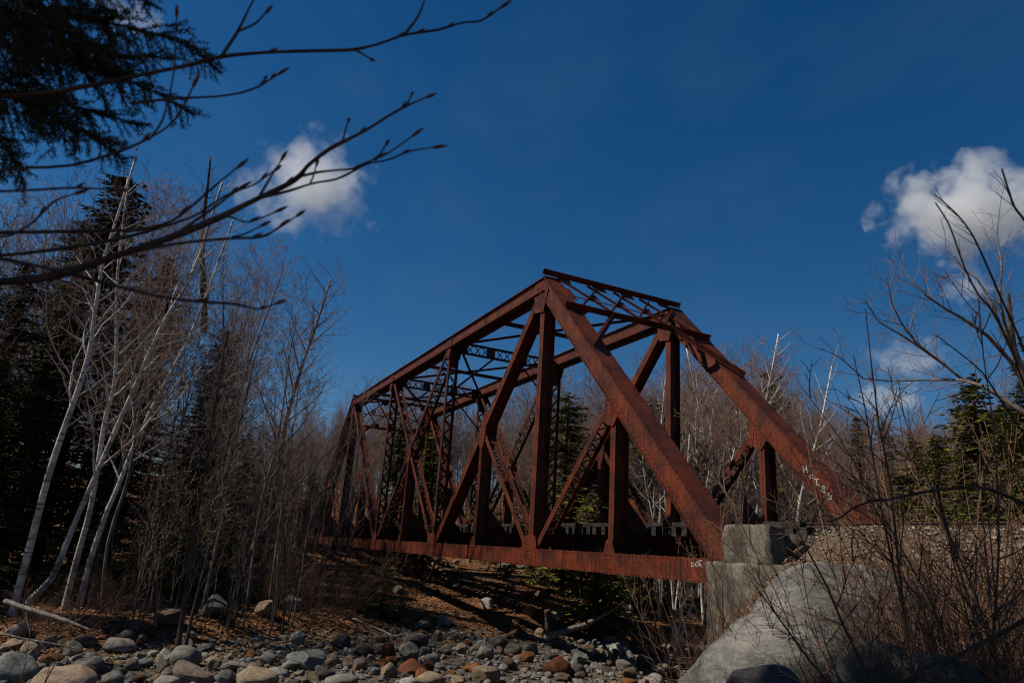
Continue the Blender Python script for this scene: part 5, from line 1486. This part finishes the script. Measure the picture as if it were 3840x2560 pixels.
# ------------------------------------------------------------------ shrubs
def shrub_kind(name, seed, H, stems, spread, bare, twig, tl=0.5, nbud=True, lean=0.0):
    rg = random.Random(seed); mb = MB(); bd = MB()
    for s_ in range(stems):
        a = rg.uniform(0, 6.283); r = rg.uniform(0, .25)
        p = Vector((math.cos(a)*r, math.sin(a)*r, -0.12))
        d = Vector((math.cos(a)*spread*rg.uniform(.3, 1)-lean, math.sin(a)*spread*rg.uniform(.3, 1), 1)).normalized()
        L = H*rg.uniform(.6, 1.1)
        pts = wander(p, d, L, 9, 0.055, 0.01, rg)
        r0 = 0.010*rg.uniform(.55, 1.3)*H/2.4
        mb.tube(pts, [lerp(r0, 0.0022, i/9) for i in range(10)], 4, 0)
        for j in range(int(11*L/2.2)):
            t = rg.uniform(.25, .97); f = t*9; q = pts[int(f)].lerp(pts[min(9, int(f)+1)], f-int(f)); tan = (pts[min(9, int(f)+1)]-pts[int(f)]).normalized()
            l = tl*rg.uniform(.4, 1.2)*(1.2-t*.7)
            tw_ = wander(q, side_dir(tan, R(rg.uniform(25, 55)), rg), l, 4, .09, .03, rg)
            mb.tube(tw_, [0.0034, .003, .0026, .002, .0014], 3, 1)
            for m in range(3):
                nbud_here = nbud and rg.random() < .35
                q2 = tw_[1+m].lerp(tw_[2+m], rg.random()); t2 = (tw_[2+m]-tw_[1+m]).normalized()
                l2 = l*rg.uniform(.2, .5)
                e = wander(q2, side_dir(t2, R(rg.uniform(25, 50)), rg), l2, 2, .1, .03, rg); mb.tube(e, [.0024, .002, .0012], 3, 1)
                if nbud_here:
                    for pt in (e[-1],):
                        c = pt; u = 0.005
                        bd.quad(c-Vector((0, 0, u)), c+Vector((u, 0, 0)), c+Vector((0, 0, u*1.6)), c-Vector((u, 0, 0)))
                        bd.quad(c-Vector((0, 0, u)), c+Vector((0, u, 0)), c+Vector((0, 0, u*1.6)), c-Vector((0, u, 0)))
    parts = [('stems', mb.mesh('stems', [bare, twig], True))]
    if bd.f: parts.append(('buds', bd.mesh('buds', BUD)))
    return Kind(name, parts, H)
K_SH = [shrub_kind('bare_shrub', 300+i, 2.4, 9, 0.45, SHRUB, SHRUB) for i in range(3)]
K_SR = [shrub_kind('bare_shrub', 320+i, 2.4, 12, 0.75, SHRUB, TWIG_RED, 0.6, False) for i in range(3)]
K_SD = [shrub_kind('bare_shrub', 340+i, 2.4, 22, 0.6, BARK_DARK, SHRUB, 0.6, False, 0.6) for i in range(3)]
for kk in K_SH+K_SR+K_SD:
    pass
def plant_shrubs(kinds, lst, label, group, cat='shrub', lean=0.0):
    for i, (px, d, h) in enumerate(lst):
        x, y = spot(px, d)
        zn = ('in front of the abutment' if px < 3000 else 'in front of the gravel slope' if px < 3250 else 'right of the huge boulder top' if px < 3500 else 'before the green hemlocks' if px < 3720 else 'at the right edge')
        sz = ('tall' if h > 2.3 else 'mid-sized' if h > 1.5 else 'small')
        md = sorted(q[1] for q in lst)[len(lst)//2]; dp = 'nearer ' if d < md else 'farther '
        o = plant(kinds[i % len(kinds)], x, y, h, dp+sz+' '+label+', '+zn, cat, group+', '+dp+sz+' '+zn, lean=(rng.gauss(0, .07), rng.gauss(0, .07)))
        if lean:                                            # lean to the left of the view
            q = Matrix.Rotation(-lean*rng.uniform(.3, 1.2), 4, Vector((FW.x, FW.y, 0)).normalized())
            o.matrix_world = Matrix.Translation(o.location) @ q @ o.rotation_euler.to_matrix().to_4x4() @ Matrix.Diagonal((*o.scale, 1))
sh = [(3190+760*rng.random()**0.8, rng.uniform(6.5, 10.5), rng.uniform(1.2, 2.6)) for i in range(40)]
plant_shrubs(K_SH+K_SR[:2], sh, 'bare reddish shrub below the track', 'shrubs below the railway track', lean=0.15)
sh = [(rng.uniform(3350, 4000), rng.uniform(6.0, 9.0), rng.uniform(2.8, 3.9)) for i in range(12)]
plant_shrubs(K_SH, sh, 'bare shrub with long stems against the sky', 'tall shrubs at right', lean=0.10)
sh = [(3300+800*rng.random()**0.8, rng.uniform(3.4, 5.6), rng.uniform(0.9, 1.7)) for i in range(64)]
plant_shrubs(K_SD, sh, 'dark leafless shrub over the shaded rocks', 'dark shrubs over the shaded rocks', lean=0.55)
sh = [(rng.uniform(2640, 3060), rng.uniform(9.3, 12.5), rng.uniform(0.7, 1.6)) for i in range(44)]
plant_shrubs(K_SR, sh, 'low tangled red brush near the abutment foot', 'red brush by the abutment', lean=0.25)
sh = [(rng.uniform(2880, 3500), rng.uniform(9.6, 11.5), rng.uniform(0.7, 1.3)) for i in range(30)]
plant_shrubs(K_SR, sh, 'low reddish bramble on the gravel slope', 'brambles on the gravel slope', lean=0.2)
sh = [(2725, 9.5, 3.0), (2790, 9.0, 3.3), (2810, 9.8, 2.6), (2960, 9.0, 2.9), (3080, 8.5, 3.2)]
plant_shrubs(K_SH[:2], sh, 'slender shrub with a few yellow buds', 'budding shrubs by the abutment', lean=0.02)
lst = []
for i in range(48):
    px = rng.uniform(960, 1520); p, t = bed_hit(px, rng.uniform(2150, 2330)); 
    o = plant((K_SR+K_SH)[i % 6], p.x, p.y, rng.uniform(1.3, 2.8), ('reddish' if i % 6 < 3 else 'brown')+' leafless brush on the bank '+zone(px)+(' near the stones' if p.x-bank_x(p.y) < 3 else ' up the bank'), 'shrub', 'brush on the bank '+zone(px))
for i in range(16):
    px = rng.uniform(60, 520); p, t = bed_hit(px, rng.uniform(2290, 2420))
    plant((K_SR)[i % 3], p.x, p.y, (rng.uniform(1.5, 2.0) if i % 2 else rng.uniform(.8, 1.2)), ('taller' if i % 2 else 'lower')+' thin reddish brush '+('left of' if px < 200 else 'behind' if px < 350 else 'at the tip of')+' the fallen birch log', 'shrub', 'brush round the birch log')
for i in range(26):
    px = rng.uniform(1560, 2480); p, t = bed_hit(px, rng.uniform(2210, 2330))
    if p.y < -7.2 or p.y > 1.5: plant((K_SR)[i % 3], p.x, p.y, rng.uniform(.7, 1.8), 'thin brush on the shaded ground beyond the bridge', 'shrub', 'brush beyond the bridge')
# foreground sapling at the lower left, close by
x, y = spot(230, 10.5)
plant(shrub_kind('bare_sapling', 377, 2.0, 4, .4, SHRUB, TWIG_RED, .6, False), x, y, 2.3, 'leafless reddish sapling rising in front of the stones at lower left', 'sapling', z=ground_z(x, y))

# ------------------------------------------------------------------ logs, dead wood
def log(label, pix, dists, radii, mat, name='fallen_log', cat='log', snags=0, seed=0, end=None):
    rg = random.Random(seed)
    P = [at(px, py, d) for (px, py), d in zip(pix, dists)]
    base = P[0].copy(); P = [p-base for p in P]
    mb = MB(); fine = []; fr = []
    for i in range(len(P)-1):
        for j in range(4): fine.append(P[i].lerp(P[i+1], j/4)+Vector((rg.gauss(0, 1), rg.gauss(0, 1), rg.gauss(0, 1)))*radii[i]*0.08); fr.append(lerp(radii[i], radii[i+1], j/4)*rg.uniform(.93, 1.07))
    fine.append(P[-1]); fr.append(radii[-1])
    mb.tube(fine, fr, 8, 0, True)
    o = thing(name, label, cat, base); mb.build('trunk', mat, o, True)
    for s_ in range(snags):
        j = rg.randrange(len(fine)//3, len(fine)-1); t = (fine[j+1]-fine[j]).normalized()
        b_ = MB(); L = rg.uniform(.3, 1.0)*(1 if radii[0] > .05 else .6)
        b_.tube(wander(fine[j], side_dir(t, R(rg.uniform(35, 70)), rg), L, 4, .12, .02, rg), [fr[j]*.35, fr[j]*.28, fr[j]*.2, fr[j]*.14, .003], 4)
        b_.build('branch_stub', mat, o, True)
    return o
log('fallen pale birch log sloping down to the stones at lower left', [(20, 2252), (75, 2272), (165, 2300), (250, 2325), (350, 2365)], [17.6, 17.4, 17.0, 16.7, 16.4], [0.055, 0.06, 0.055, 0.045, 0.015], DEADWOOD, snags=3, seed=1)
log('long thin dead branch lying across the stones at lower left', [(0, 2373), (90, 2393), (200, 2412), (300, 2432), (420, 2460)], [15.5, 15.4, 15.2, 15.1, 15.0], [0.022, 0.02, 0.017, 0.013, 0.006], DEADWOOD, 'dead_branch', 'branch', 2, 2)
log('grey log angled up from the shaded stones under the bridge', [(2045, 2390), (2120, 2365), (2200, 2340), (2290, 2290), (2400, 2215)], [24.5, 24.6, 24.8, 25.2, 25.8], [0.12, 0.11, 0.095, 0.05, 0.02], DEADWOOD, snags=4, seed=3)
log('bleached dead trunk lying down the leafy slope under the bridge', [(1585, 2080), (1640, 2130), (1700, 2195), (1760, 2260), (1800, 2310)], [43, 41, 39, 37, 35.5], [0.16, 0.15, 0.13, 0.12, 0.09], DEADWOOD, snags=4, seed=4)
log('thin forked dead trunk on the leafy slope left of the larger one', [(1505, 2080), (1530, 2120), (1555, 2175), (1590, 2235)], [44, 43, 42, 40], [0.12, 0.11, 0.09, 0.06], DEADWOOD, snags=3, seed=5)
log('dark charred stump standing beside the grey log', [(2060, 2365), (2058, 2320), (2052, 2285)], [27.5, 27.5, 27.5], [0.17, 0.15, 0.14], BARK_DARK, 'stump', 'stump', 0, 6)
log('leaning dark dead stem behind the grey log', [(2235, 2395), (2250, 2330), (2270, 2270), (2290, 2200)], [28, 28, 28, 28], [0.10, 0.09, 0.07, 0.05], BARK_DARK, 'dead_sapling', 'dead tree', 2, 7)
log('tangle of pale driftwood at the edge of the stones', [(1325, 2318), (1380, 2340), (1440, 2365), (1475, 2385), (1560, 2368)], [20.5, 20, 19.6, 19.3, 19.4], [0.03, 0.028, 0.025, 0.022, 0.008], DEADWOOD, 'driftwood', 'driftwood', 9, 8)
log('broken bare top of a dead tree standing above the birches', [(765, 1250), (758, 950), (765, 800), (780, 690), (790, 590)], [32, 32, 32, 32, 32], [0.16, 0.12, 0.09, 0.06, 0.03], BARK_DARK, 'dead_tree', 'dead tree', 12, 9)

# ------------------------------------------------------------------ grey tree at the right edge
rg = random.Random(91)
gt = thing('grey_tree', 'grey bare tree with long arching limbs reaching in from the right edge', 'tree', at(4020, 2150, 9.6))
gt_base = gt.location.copy(); gz = ground_z(gt_base.x, gt_base.y)
mb = MB(); tp = [Vector((gt_base.x, gt_base.y, gz-0.2)), at(4010, 2000, 9.6), at(3960, 1800, 9.6), at(3880, 1540, 9.6), at(3800, 1300, 9.6), at(3780, 1100, 9.6)]
mb.tube([p-gt_base for p in tp], [.12, .10, .08, .06, .04, .025], 8); mb.build('trunk', BARK, gt, True)
GS = dict(n=[0, 15, 9], L=[1, 0.8, 0.30], t0=[0, .12, .15], ang=[(0, 0), (28, 55), (30, 55)], tap=[0, .45, .4], r=[0, .009, .004], seg=[1, 4, 2], wig=[0, .13, .16], up=[0, .06, .06], rmin=.0022, bark=.012)
def px8(l): return [(2900+x/1.12, 500+y/1.12) for x, y in l]
LIMBS = [(px8([(1100, 1200), (960, 1110), (880, 1060), (790, 1030), (690, 950), (600, 880), (540, 800), (500, 720), (475, 600)]), .036),
         (px8([(1095, 1130), (1000, 960), (900, 850), (800, 780), (720, 735), (640, 680), (570, 600), (530, 545)]), .034),
         (px8([(1080, 1060), (960, 830), (920, 720), (850, 600), (780, 560), (720, 470)]), .03),
         (px8([(880, 1060), (790, 1035), (650, 1035), (500, 1040), (380, 1030), (280, 940), (195, 900)]), .026),
         (px8([(690, 950), (560, 860), (440, 790), (385, 700)]), .02),
         (px8([(1060, 1010), (985, 850), (950, 700), (960, 560), (940, 420), (955, 285)]), .03)]
for i, (l, r0) in enumerate(LIMBS):
    P = [at(px, py, 9.6+0.5*math.sin(i*2+j*.6)) - gt_base for j, (px, py) in enumerate(l)]
    mb = MB(); grow(mb, P, r0, .004, 1, dict(GS, L=[2.6, .75, .30]), rg); mb.build('limb', [BARK, TWIG], gt, True)

# ------------------------------------------------------------------ branches close to the camera
def px6(l): return [(x/1.238, y/1.238) for x, y in l]
bt = thing('beech_tree', 'young beech whose dark budded branches reach across the sky at upper left', 'tree', Vector((0, 0, 0)))
tb = at(-1500, 1500, 1.5); bt.location = (tb.x, tb.y, ground_z(tb.x, tb.y)); bb = bt.location.copy()
mb = MB(); ttop = Vector((tb.x+.1, tb.y+.05, 4.5)); mb.tube([Vector((0, 0, -.2)), (Vector((tb.x, tb.y, 1.2))-bb), ttop-bb], [.10, .08, .05], 9); mb.build('trunk', BARK, bt, True)
BR = [([(-300, 460), (0, 450), (240, 430), (480, 385), (720, 335), (870, 305), (1030, 260), (1240, 243), (1430, 237), (1650, 233), (1760, 205), (1880, 160), (2040, 140), (2150, 103), (2230, 103), (2320, 40)], 9, 3.2, 1.55, True),
      ([(1030, 260), (1110, 140), (1165, 20), (1200, -30)], 6, 3, 1.5, False), ([(1110, 145), (1190, 110), (1230, 65)], 4, 3, 1.5, False), ([(1650, 233), (1690, 255), (1715, 270)], 4, 2.5, 1.55, False), ([(1880, 160), (1945, 75), (1975, -10)], 5, 3, 1.55, False),
      ([(-300, 900), (0, 780), (330, 775), (600, 690), (770, 600), (835, 530), (895, 405)], 7, 3, 1.35, True), ([(690, 650), (760, 560), (810, 340), (820, 80)], 4, 2.5, 1.35, False),
      ([(600, 480), (830, 456), (1000, 450), (1110, 435), (1200, 405), (1285, 350)], 5, 3, 1.5, False), ([(1200, 405), (1230, 365)], 3, 2.5, 1.5, False),
      ([(-300, 1330), (0, 1310), (180, 1295), (330, 1260), (560, 1180), (800, 1100), (1000, 1020), (1200, 920), (1330, 860), (1390, 820), (1430, 765), (1530, 690), (1600, 655), (1700, 605), (1800, 540), (1890, 490), (1975, 455)], 17, 3.2, 1.45, True),
      ([(1590, 660), (1605, 600), (1617, 565)], 3, 3, 1.45, False), ([(1890, 490), (1912, 440)], 3, 2.5, 1.45, False),
      ([(1200, 920), (1350, 885), (1450, 850), (1560, 835), (1640, 795), (1700, 760), (1800, 745), (1900, 700), (2010, 685)], 5, 2.6, 1.5, False),
      ([(1390, 820), (1470, 800), (1560, 790), (1640, 785), (1700, 755), (1800, 715), (1910, 635)], 5, 3, 1.47, False), ([(1440, 850), (1455, 820), (1468, 770)], 3, 3, 1.47, False), ([(1740, 755), (1790, 675)], 3, 3, 1.47, False),
      ([(1200, 920), (1240, 850), (1305, 745)], 5, 3, 1.45, False), ([(800, 1100), (1000, 960), (1090, 890), (1180, 860), (1270, 795)], 5, 2.6, 1.4, False),
      ([(-300, 1090), (0, 1080), (330, 1075), (650, 1070), (800, 1030), (900, 950), (1000, 860), (1100, 780)], 9, 3, 1.4, True),
      ([(-300, 1180), (0, 1190), (330, 1150), (600, 1100), (900, 1010), (1010, 930), (1110, 875)], 9, 3, 1.5, True),
      ([(-300, 1150), (0, 1200), (200, 1240), (400, 1290), (700, 1370), (900, 1400), (1100, 1410), (1200, 1440), (1280, 1410)], 9, 3, 1.35, True),
      ([(560, 1180), (700, 1150), (900, 1120), (1100, 1105), (1200, 1105), (1280, 1070), (1375, 1005)], 7, 2.6, 1.42, False), ([(1180, 1105), (1240, 1095), (1300, 1050)], 4, 3, 1.42, False),
      ([(-300, 880), (0, 890), (200, 880), (350, 870), (520, 880)], 7, 3, 1.3, True), ([(-300, 960), (0, 1120), (150, 1040), (250, 930), (345, 900)], 6, 3, 1.3, True),
      ([(1000, 1020), (1060, 1000), (1150, 1040), (1275, 985)], 4, 3, 1.42, False), ([(1080, 1100), (1130, 1090), (1210, 1050)], 4, 3, 1.42, False)]
def bud(mb, p, d, L, r):
    o = d.orthogonal().normalized(); b_ = d.cross(o)
    mb.tube([p, p+d*(L*.22), p+d*(L*.5), p+d*(L*.8), p+d*L], [r*.4, r*.85, r, r*.6, r*.05], 6)
rg = random.Random(17)
for i, (l, w0, w1, dep, root) in enumerate(BR):
    q = px6(l); n = len(q); P = []
    for j, (px, py) in enumerate(q):
        P.append(at(px, py, dep+0.05*math.sin(j*0.7+i)+0.10*(j/(n-1)-0.5)))
    if root: P.insert(0, Vector((tb.x+.05, tb.y+.02, max(-.6, min(3.2, P[0].z*0.5+0.5)))))
    P = [p-bb for p in P]
    sc = dep/FPX*1.05
    # refine
    F = []; Rr = []
    m = len(P)
    for j in range(m-1):
        for s_ in range(3): F.append(P[j].lerp(P[j+1], s_/3)); Rr.append(lerp(w0, w1, (j+s_/3)/(m-1))*sc*(1+0.12*math.sin(j*2.1+s_)))
    F.append(P[-1]); Rr.append(w1*sc)
    for _ in range(1): F = [F[0]]+[(F[k-1]+F[k]*2+F[k+1])/4 for k in range(1, len(F)-1)]+[F[-1]]
    mb = MB(); mb.tube(F, Rr, 7); o = mb.build('branch', BARK_DARK, bt, True)
    bm_ = MB(); t = (F[-1]-F[-2]).normalized(); bud(bm_, F[-1]-t*.002, t, .036, .0040)
    nb = 0 if len(l) < 4 else len(l)//3
    for k in range(nb):
        j = rg.randrange(len(F)//2, len(F)-1); t = (F[j+1]-F[j]).normalized(); d = (t+UP*rg.uniform(.3, .8)+RT*.2).normalized(); bud(bm_, F[j], d, rg.uniform(.016, .030), .0032)
    bm_.build('bud', REDBUD, o, True, kind='stuff')

st = thing('overhanging_spruce', 'dark spruce bough hanging into the upper left corner', 'spruce tree', Vector((0, 0, 0)))
tb = at(-1900, 900, 2.0); st.location = (tb.x, tb.y, ground_z(tb.x, tb.y)); sb = st.location.copy()
mb = MB(); mb.tube([Vector((0, 0, -.2)), Vector((.05, 0, 3)), Vector((0, .05, 7))], [.14, .11, .06], 9); mb.build('trunk', BARK_DARK, st, True)
AX = [([(-500, -160), (-100, -40), (120, 30), (260, 55), (360, 78), (440, 105), (505, 168)], 1.75), ([(-500, 60), (-80, 90), (110, 130), (240, 165), (345, 205), (445, 265)], 1.85), ([(-500, 130), (-80, 190), (60, 235), (170, 290), (290, 368)], 1.7),
      ([(-500, -300), (-60, -90), (80, -40), (190, -20), (320, -10), (350, 12)], 1.8), ([(-500, 200), (-80, 280), (0, 320), (40, 380), (60, 430)], 1.8), ([(-500, 0), (-60, 30), (90, 80), (200, 120), (300, 130), (400, 135)], 1.9), ([(-500, 20), (-100, 140), (20, 190), (120, 235), (230, 260), (330, 290)], 1.95), ([(-400, -100), (-100, 0), (0, 30), (110, 60), (200, 95), (280, 130)], 1.65)]
rg = random.Random(29)
def needles(mb, pts, step, nl):
    for a, b_ in zip(pts, pts[1:]):
        L = (b_-a).length; t = (b_-a)/max(L, 1e-6); k = max(1, int(L/step))
        for i in range(k):
            p = a+t*(L*(i+rg.random())/k)
            d = side_dir(t, R(rg.uniform(38, 62)), rg); l = nl*rg.uniform(.7, 1.1); w = d.cross(Vector((rg.gauss(0, 1), rg.gauss(0, 1), rg.gauss(0, 1)))).normalized()*0.0011
            mb.quad(p-w, p+d*l*.6-w, p+d*l, p+d*l*.6+w)
for l, dep in AX:
    P = [at(x*1.6327, y*1.6327, dep+.06*math.sin(j*1.3)) for j, (x, y) in enumerate(l)]
    P[0] = Vector((tb.x, tb.y, P[0].z+0.1)); P = [p-sb for p in P]
    nd = MB(); tw_ = MB(); n = len(P)
    F = []
    for j in range(n-1):
        for s_ in range(6): F.append(P[j].lerp(P[j+1], s_/6))
    F.append(P[-1])
    for _ in range(2): F = [F[0]]+[(F[k-1]+F[k]*2+F[k+1])/4 for k in range(1, len(F)-1)]+[F[-1]]
    Lt = [0]
    for a, b_ in zip(F, F[1:]): Lt.append(Lt[-1]+(b_-a).length)
    tw_.tube(F, [lerp(.009, .0018, Lt[k]/Lt[-1]) for k in range(len(F))], 5)
    needles(nd, F[8:], .0013, .013)
    s_ = Lt[7]; e = 1
    while s_ < Lt[-1]-.01:
        k = max(j for j in range(len(Lt)) if Lt[j] <= s_); k = min(k, len(F)-2); q = F[k].lerp(F[k+1], (s_-Lt[k])/max(1e-6, Lt[k+1]-Lt[k])); t = (F[k+1]-F[k]).normalized()
        side = FW.cross(t).normalized() if rg.random() < .6 else side_dir(t, R(90), rg)
        d = (t*.75+side*(e*.55)-UP*rg.uniform(.15, .5)+FW*rg.uniform(-.3, .3)).normalized()
        L = min(.17, .05+.6*(Lt[-1]-s_)*.5)*rg.uniform(.5, 1.1)
        Q = wander(q, d, L, 4, .06, -.04, rg); tw_.tube(Q, [.0017, .0015, .0013, .0011, .0008], 3); needles(nd, Q, .0013, .012)
        if L > .08:
            for m in (1, 2, 3):
                d2 = side_dir((Q[m+1]-Q[m]).normalized(), R(rg.uniform(30, 50)), rg); Q2 = wander(Q[m], d2, L*.4*rg.uniform(.6, 1.1), 3, .06, -.05, rg); tw_.tube(Q2, [.0013, .0011, .001, .0007], 3); needles(nd, Q2, .0014, .012)
        s_ += rg.uniform(.006, .011); e = -e
    o = tw_.build('bough', BARK_DARK, st, True)
    nd.build('needles', NEEDLE, o, kind='stuff')

# stem crossing in front of the track, and near twigs at the right edge
fs = thing('foreground_sapling', 'dark out-of-focus sapling stems rising at the right edge', 'sapling', Vector((0, 0, 0)))
tb = at(4150, 2500, 2.6); fs.location = (tb.x, tb.y, ground_z(tb.x, tb.y)); fb = fs.location.copy()
for i, (l, w0, w1, dep) in enumerate([
    (px8([(1300, 1900), (1120, 1250), (1053, 1060), (1000, 900), (920, 740), (860, 680), (800, 560), (740, 380), (680, 290)]), 8, 4, 2.7),
    (px8([(1300, 1900), (1150, 1250), (1053, 900), (960, 700), (900, 560), (840, 430), (790, 360), (735, 305), (675, 255)]), 8, 4, 2.6), (px8([(1300, 1500), (1150, 520), (1053, 360), (1010, 310), (985, 230), (960, 150)]), 9, 5, 2.5),
    (px8([(1300, 1600), (1120, 1350), (960, 1130), (880, 1000), (780, 920), (680, 845)]), 8, 3, 3.0),
    ([(2540+x/1.809, 1700+y/1.809) for x, y in [(2700, 900), (2500, 420), (2352, 340), (2200, 270), (2060, 225), (1800, 240), (1560, 280), (1430, 315), (1320, 315), (1170, 380), (1120, 430), (1020, 465)]], 14, 5, 3.2),
    ([(2540+x/1.809, 1700+y/1.809) for x, y in [(2700, 900), (2352, 1130), (2180, 1230), (1980, 1320), (1800, 1440), (1640, 1530), (1500, 1570)]], 18, 9, 2.6)]):
    P = [fb*1.0]+[at(px, py, dep+.04*math.sin(j+i)) for j, (px, py) in enumerate(l)]
    if i in (1, 2, 3, 5): P[0] = fb+Vector((0.05*i, 0.03*i, 0))
    P = [p-fb for p in P]; F = []
    for j in range(len(P)-1):
        for s_ in range(3): F.append(P[j].lerp(P[j+1], s_/3))
    F.append(P[-1])
    F = [F[0]]+[(F[k-1]+F[k]*2+F[k+1])/4 for k in range(1, len(F)-1)]+[F[-1]]
    sc = dep/FPX*.62
    mb = MB(); mb.tube(F, [lerp(w0, w1, k/(len(F)-1))*sc for k in range(len(F))], 6)
    for k in range(len(F)//2, len(F)-2):
        if rg.random() < .55:
            t = (F[k+1]-F[k]).normalized(); Q = wander(F[k], (t+UP*rg.uniform(-.5, .7)+RT*rg.uniform(-.6, .2)).normalized(), rg.uniform(.03, .14), 3, .1, .03, rg)
            mb.tube(Q, [w1*sc*.6, w1*sc*.5, w1*sc*.4, w1*sc*.25], 4)
    mb.build('stem', BARK_DARK, fs, True)

# ------------------------------------------------------------------ clouds
def cloud_mat(name, dens, scale, thr, seed, soft=5.0, asp=1.0):
    m = bpy.data.materials.new(name); m.use_nodes = True; n, l = m.node_tree.nodes, m.node_tree.links
    n.remove(n['Principled BSDF'])
    vs = n.new('ShaderNodeVolumeScatter'); vs.inputs['Color'].default_value = (1, 1, 1, 1); vs.inputs['Anisotropy'].default_value = 0.15
    tc = n.new('ShaderNodeTexCoord'); mp = n.new('ShaderNodeMapping'); mp.inputs['Location'].default_value = (seed, seed*.7, seed*.3); mp.inputs['Scale'].default_value = (asp, asp*.8, 1)
    l.new(tc.outputs['Object'], mp.inputs['Vector'])
    t = noise_tex(n, l, mp.outputs['Vector'], scale, 7, 0.6)
    ln = n.new('ShaderNodeVectorMath'); ln.operation = 'LENGTH'; l.new(tc.outputs['Object'], ln.inputs[0])
    a = n.new('ShaderNodeMath'); a.operation = 'MULTIPLY_ADD'; l.new(ln.outputs['Value'], a.inputs[0]); a.inputs[1].default_value = -0.62
    t2 = n.new('ShaderNodeMath'); t2.operation = 'MULTIPLY_ADD'; l.new(t.outputs['Fac'], t2.inputs[0]); t2.inputs[1].default_value = 1.7; t2.inputs[2].default_value = -0.36; l.new(t2.outputs[0], a.inputs[2])
    b_ = n.new('ShaderNodeMath'); b_.operation = 'SUBTRACT'; l.new(a.outputs[0], b_.inputs[0]); b_.inputs[1].default_value = thr
    c = n.new('ShaderNodeMath'); c.operation = 'MULTIPLY'; c.use_clamp = True; l.new(b_.outputs[0], c.inputs[0]); c.inputs[1].default_value = soft
    d = n.new('ShaderNodeMath'); d.operation = 'MULTIPLY'; l.new(c.outputs[0], d.inputs[0]); d.inputs[1].default_value = dens
    l.new(d.outputs[0], vs.inputs['Density']); l.new(vs.outputs[0], n['Material Output'].inputs['Volume'])
    return m
def cloud(px, py, wpx, hpx, dist, dens, scale, thr, seed, label, soft=5.0):
    bm = bmesh.new(); bmesh.ops.create_icosphere(bm, subdivisions=2, radius=1.0)
    me = bpy.data.meshes.new('cloud'); bm.to_mesh(me); bm.free(); me.materials.append(cloud_mat('cloud_vapour', dens, scale, thr, seed, soft, wpx/hpx))
    o = link('cloud', me); o.location = at(px, py, dist)
    w = wpx/FPX*dist/2; h = hpx/FPX*dist/2
    o.scale = (w, w*.8, h)
    o.rotation_euler = (0, 0, YAW-math.pi/2)
    tag(o, label, 'cloud'); return o
cloud(1165, 705, 700, 540, 900, 0.026, 2.0, 0.12, 3.3, 'ragged white cloud behind the beech twigs at upper left', 2.4)
cloud(3650, 800, 820, 470, 900, 0.044, 1.7, 0.09, 8.1, 'large bright cloud above the grey tree at the right edge', 3.2)
cloud(3330, 1495, 360, 190, 1200, 0.02, 1.6, 0.12, 5.2, 'small cloud low over the trees right of the bridge', 4.0)
cloud(3640, 1080, 300, 220, 1100, 0.014, 1.6, 0.14, 2.2, 'small thin cloud behind the limbs of the grey tree', 4.0)
cloud(3430, 1350, 440, 220, 1200, 0.010, 1.6, 0.14, 6.6, 'faint cloud wisp behind the lower limbs of the grey tree', 4.0)
cloud(480, 60, 420, 160, 1000, 0.012, 1.8, 0.16, 9.4, 'faint cloud wisp in the top left corner beside the spruce bough', 4.0)
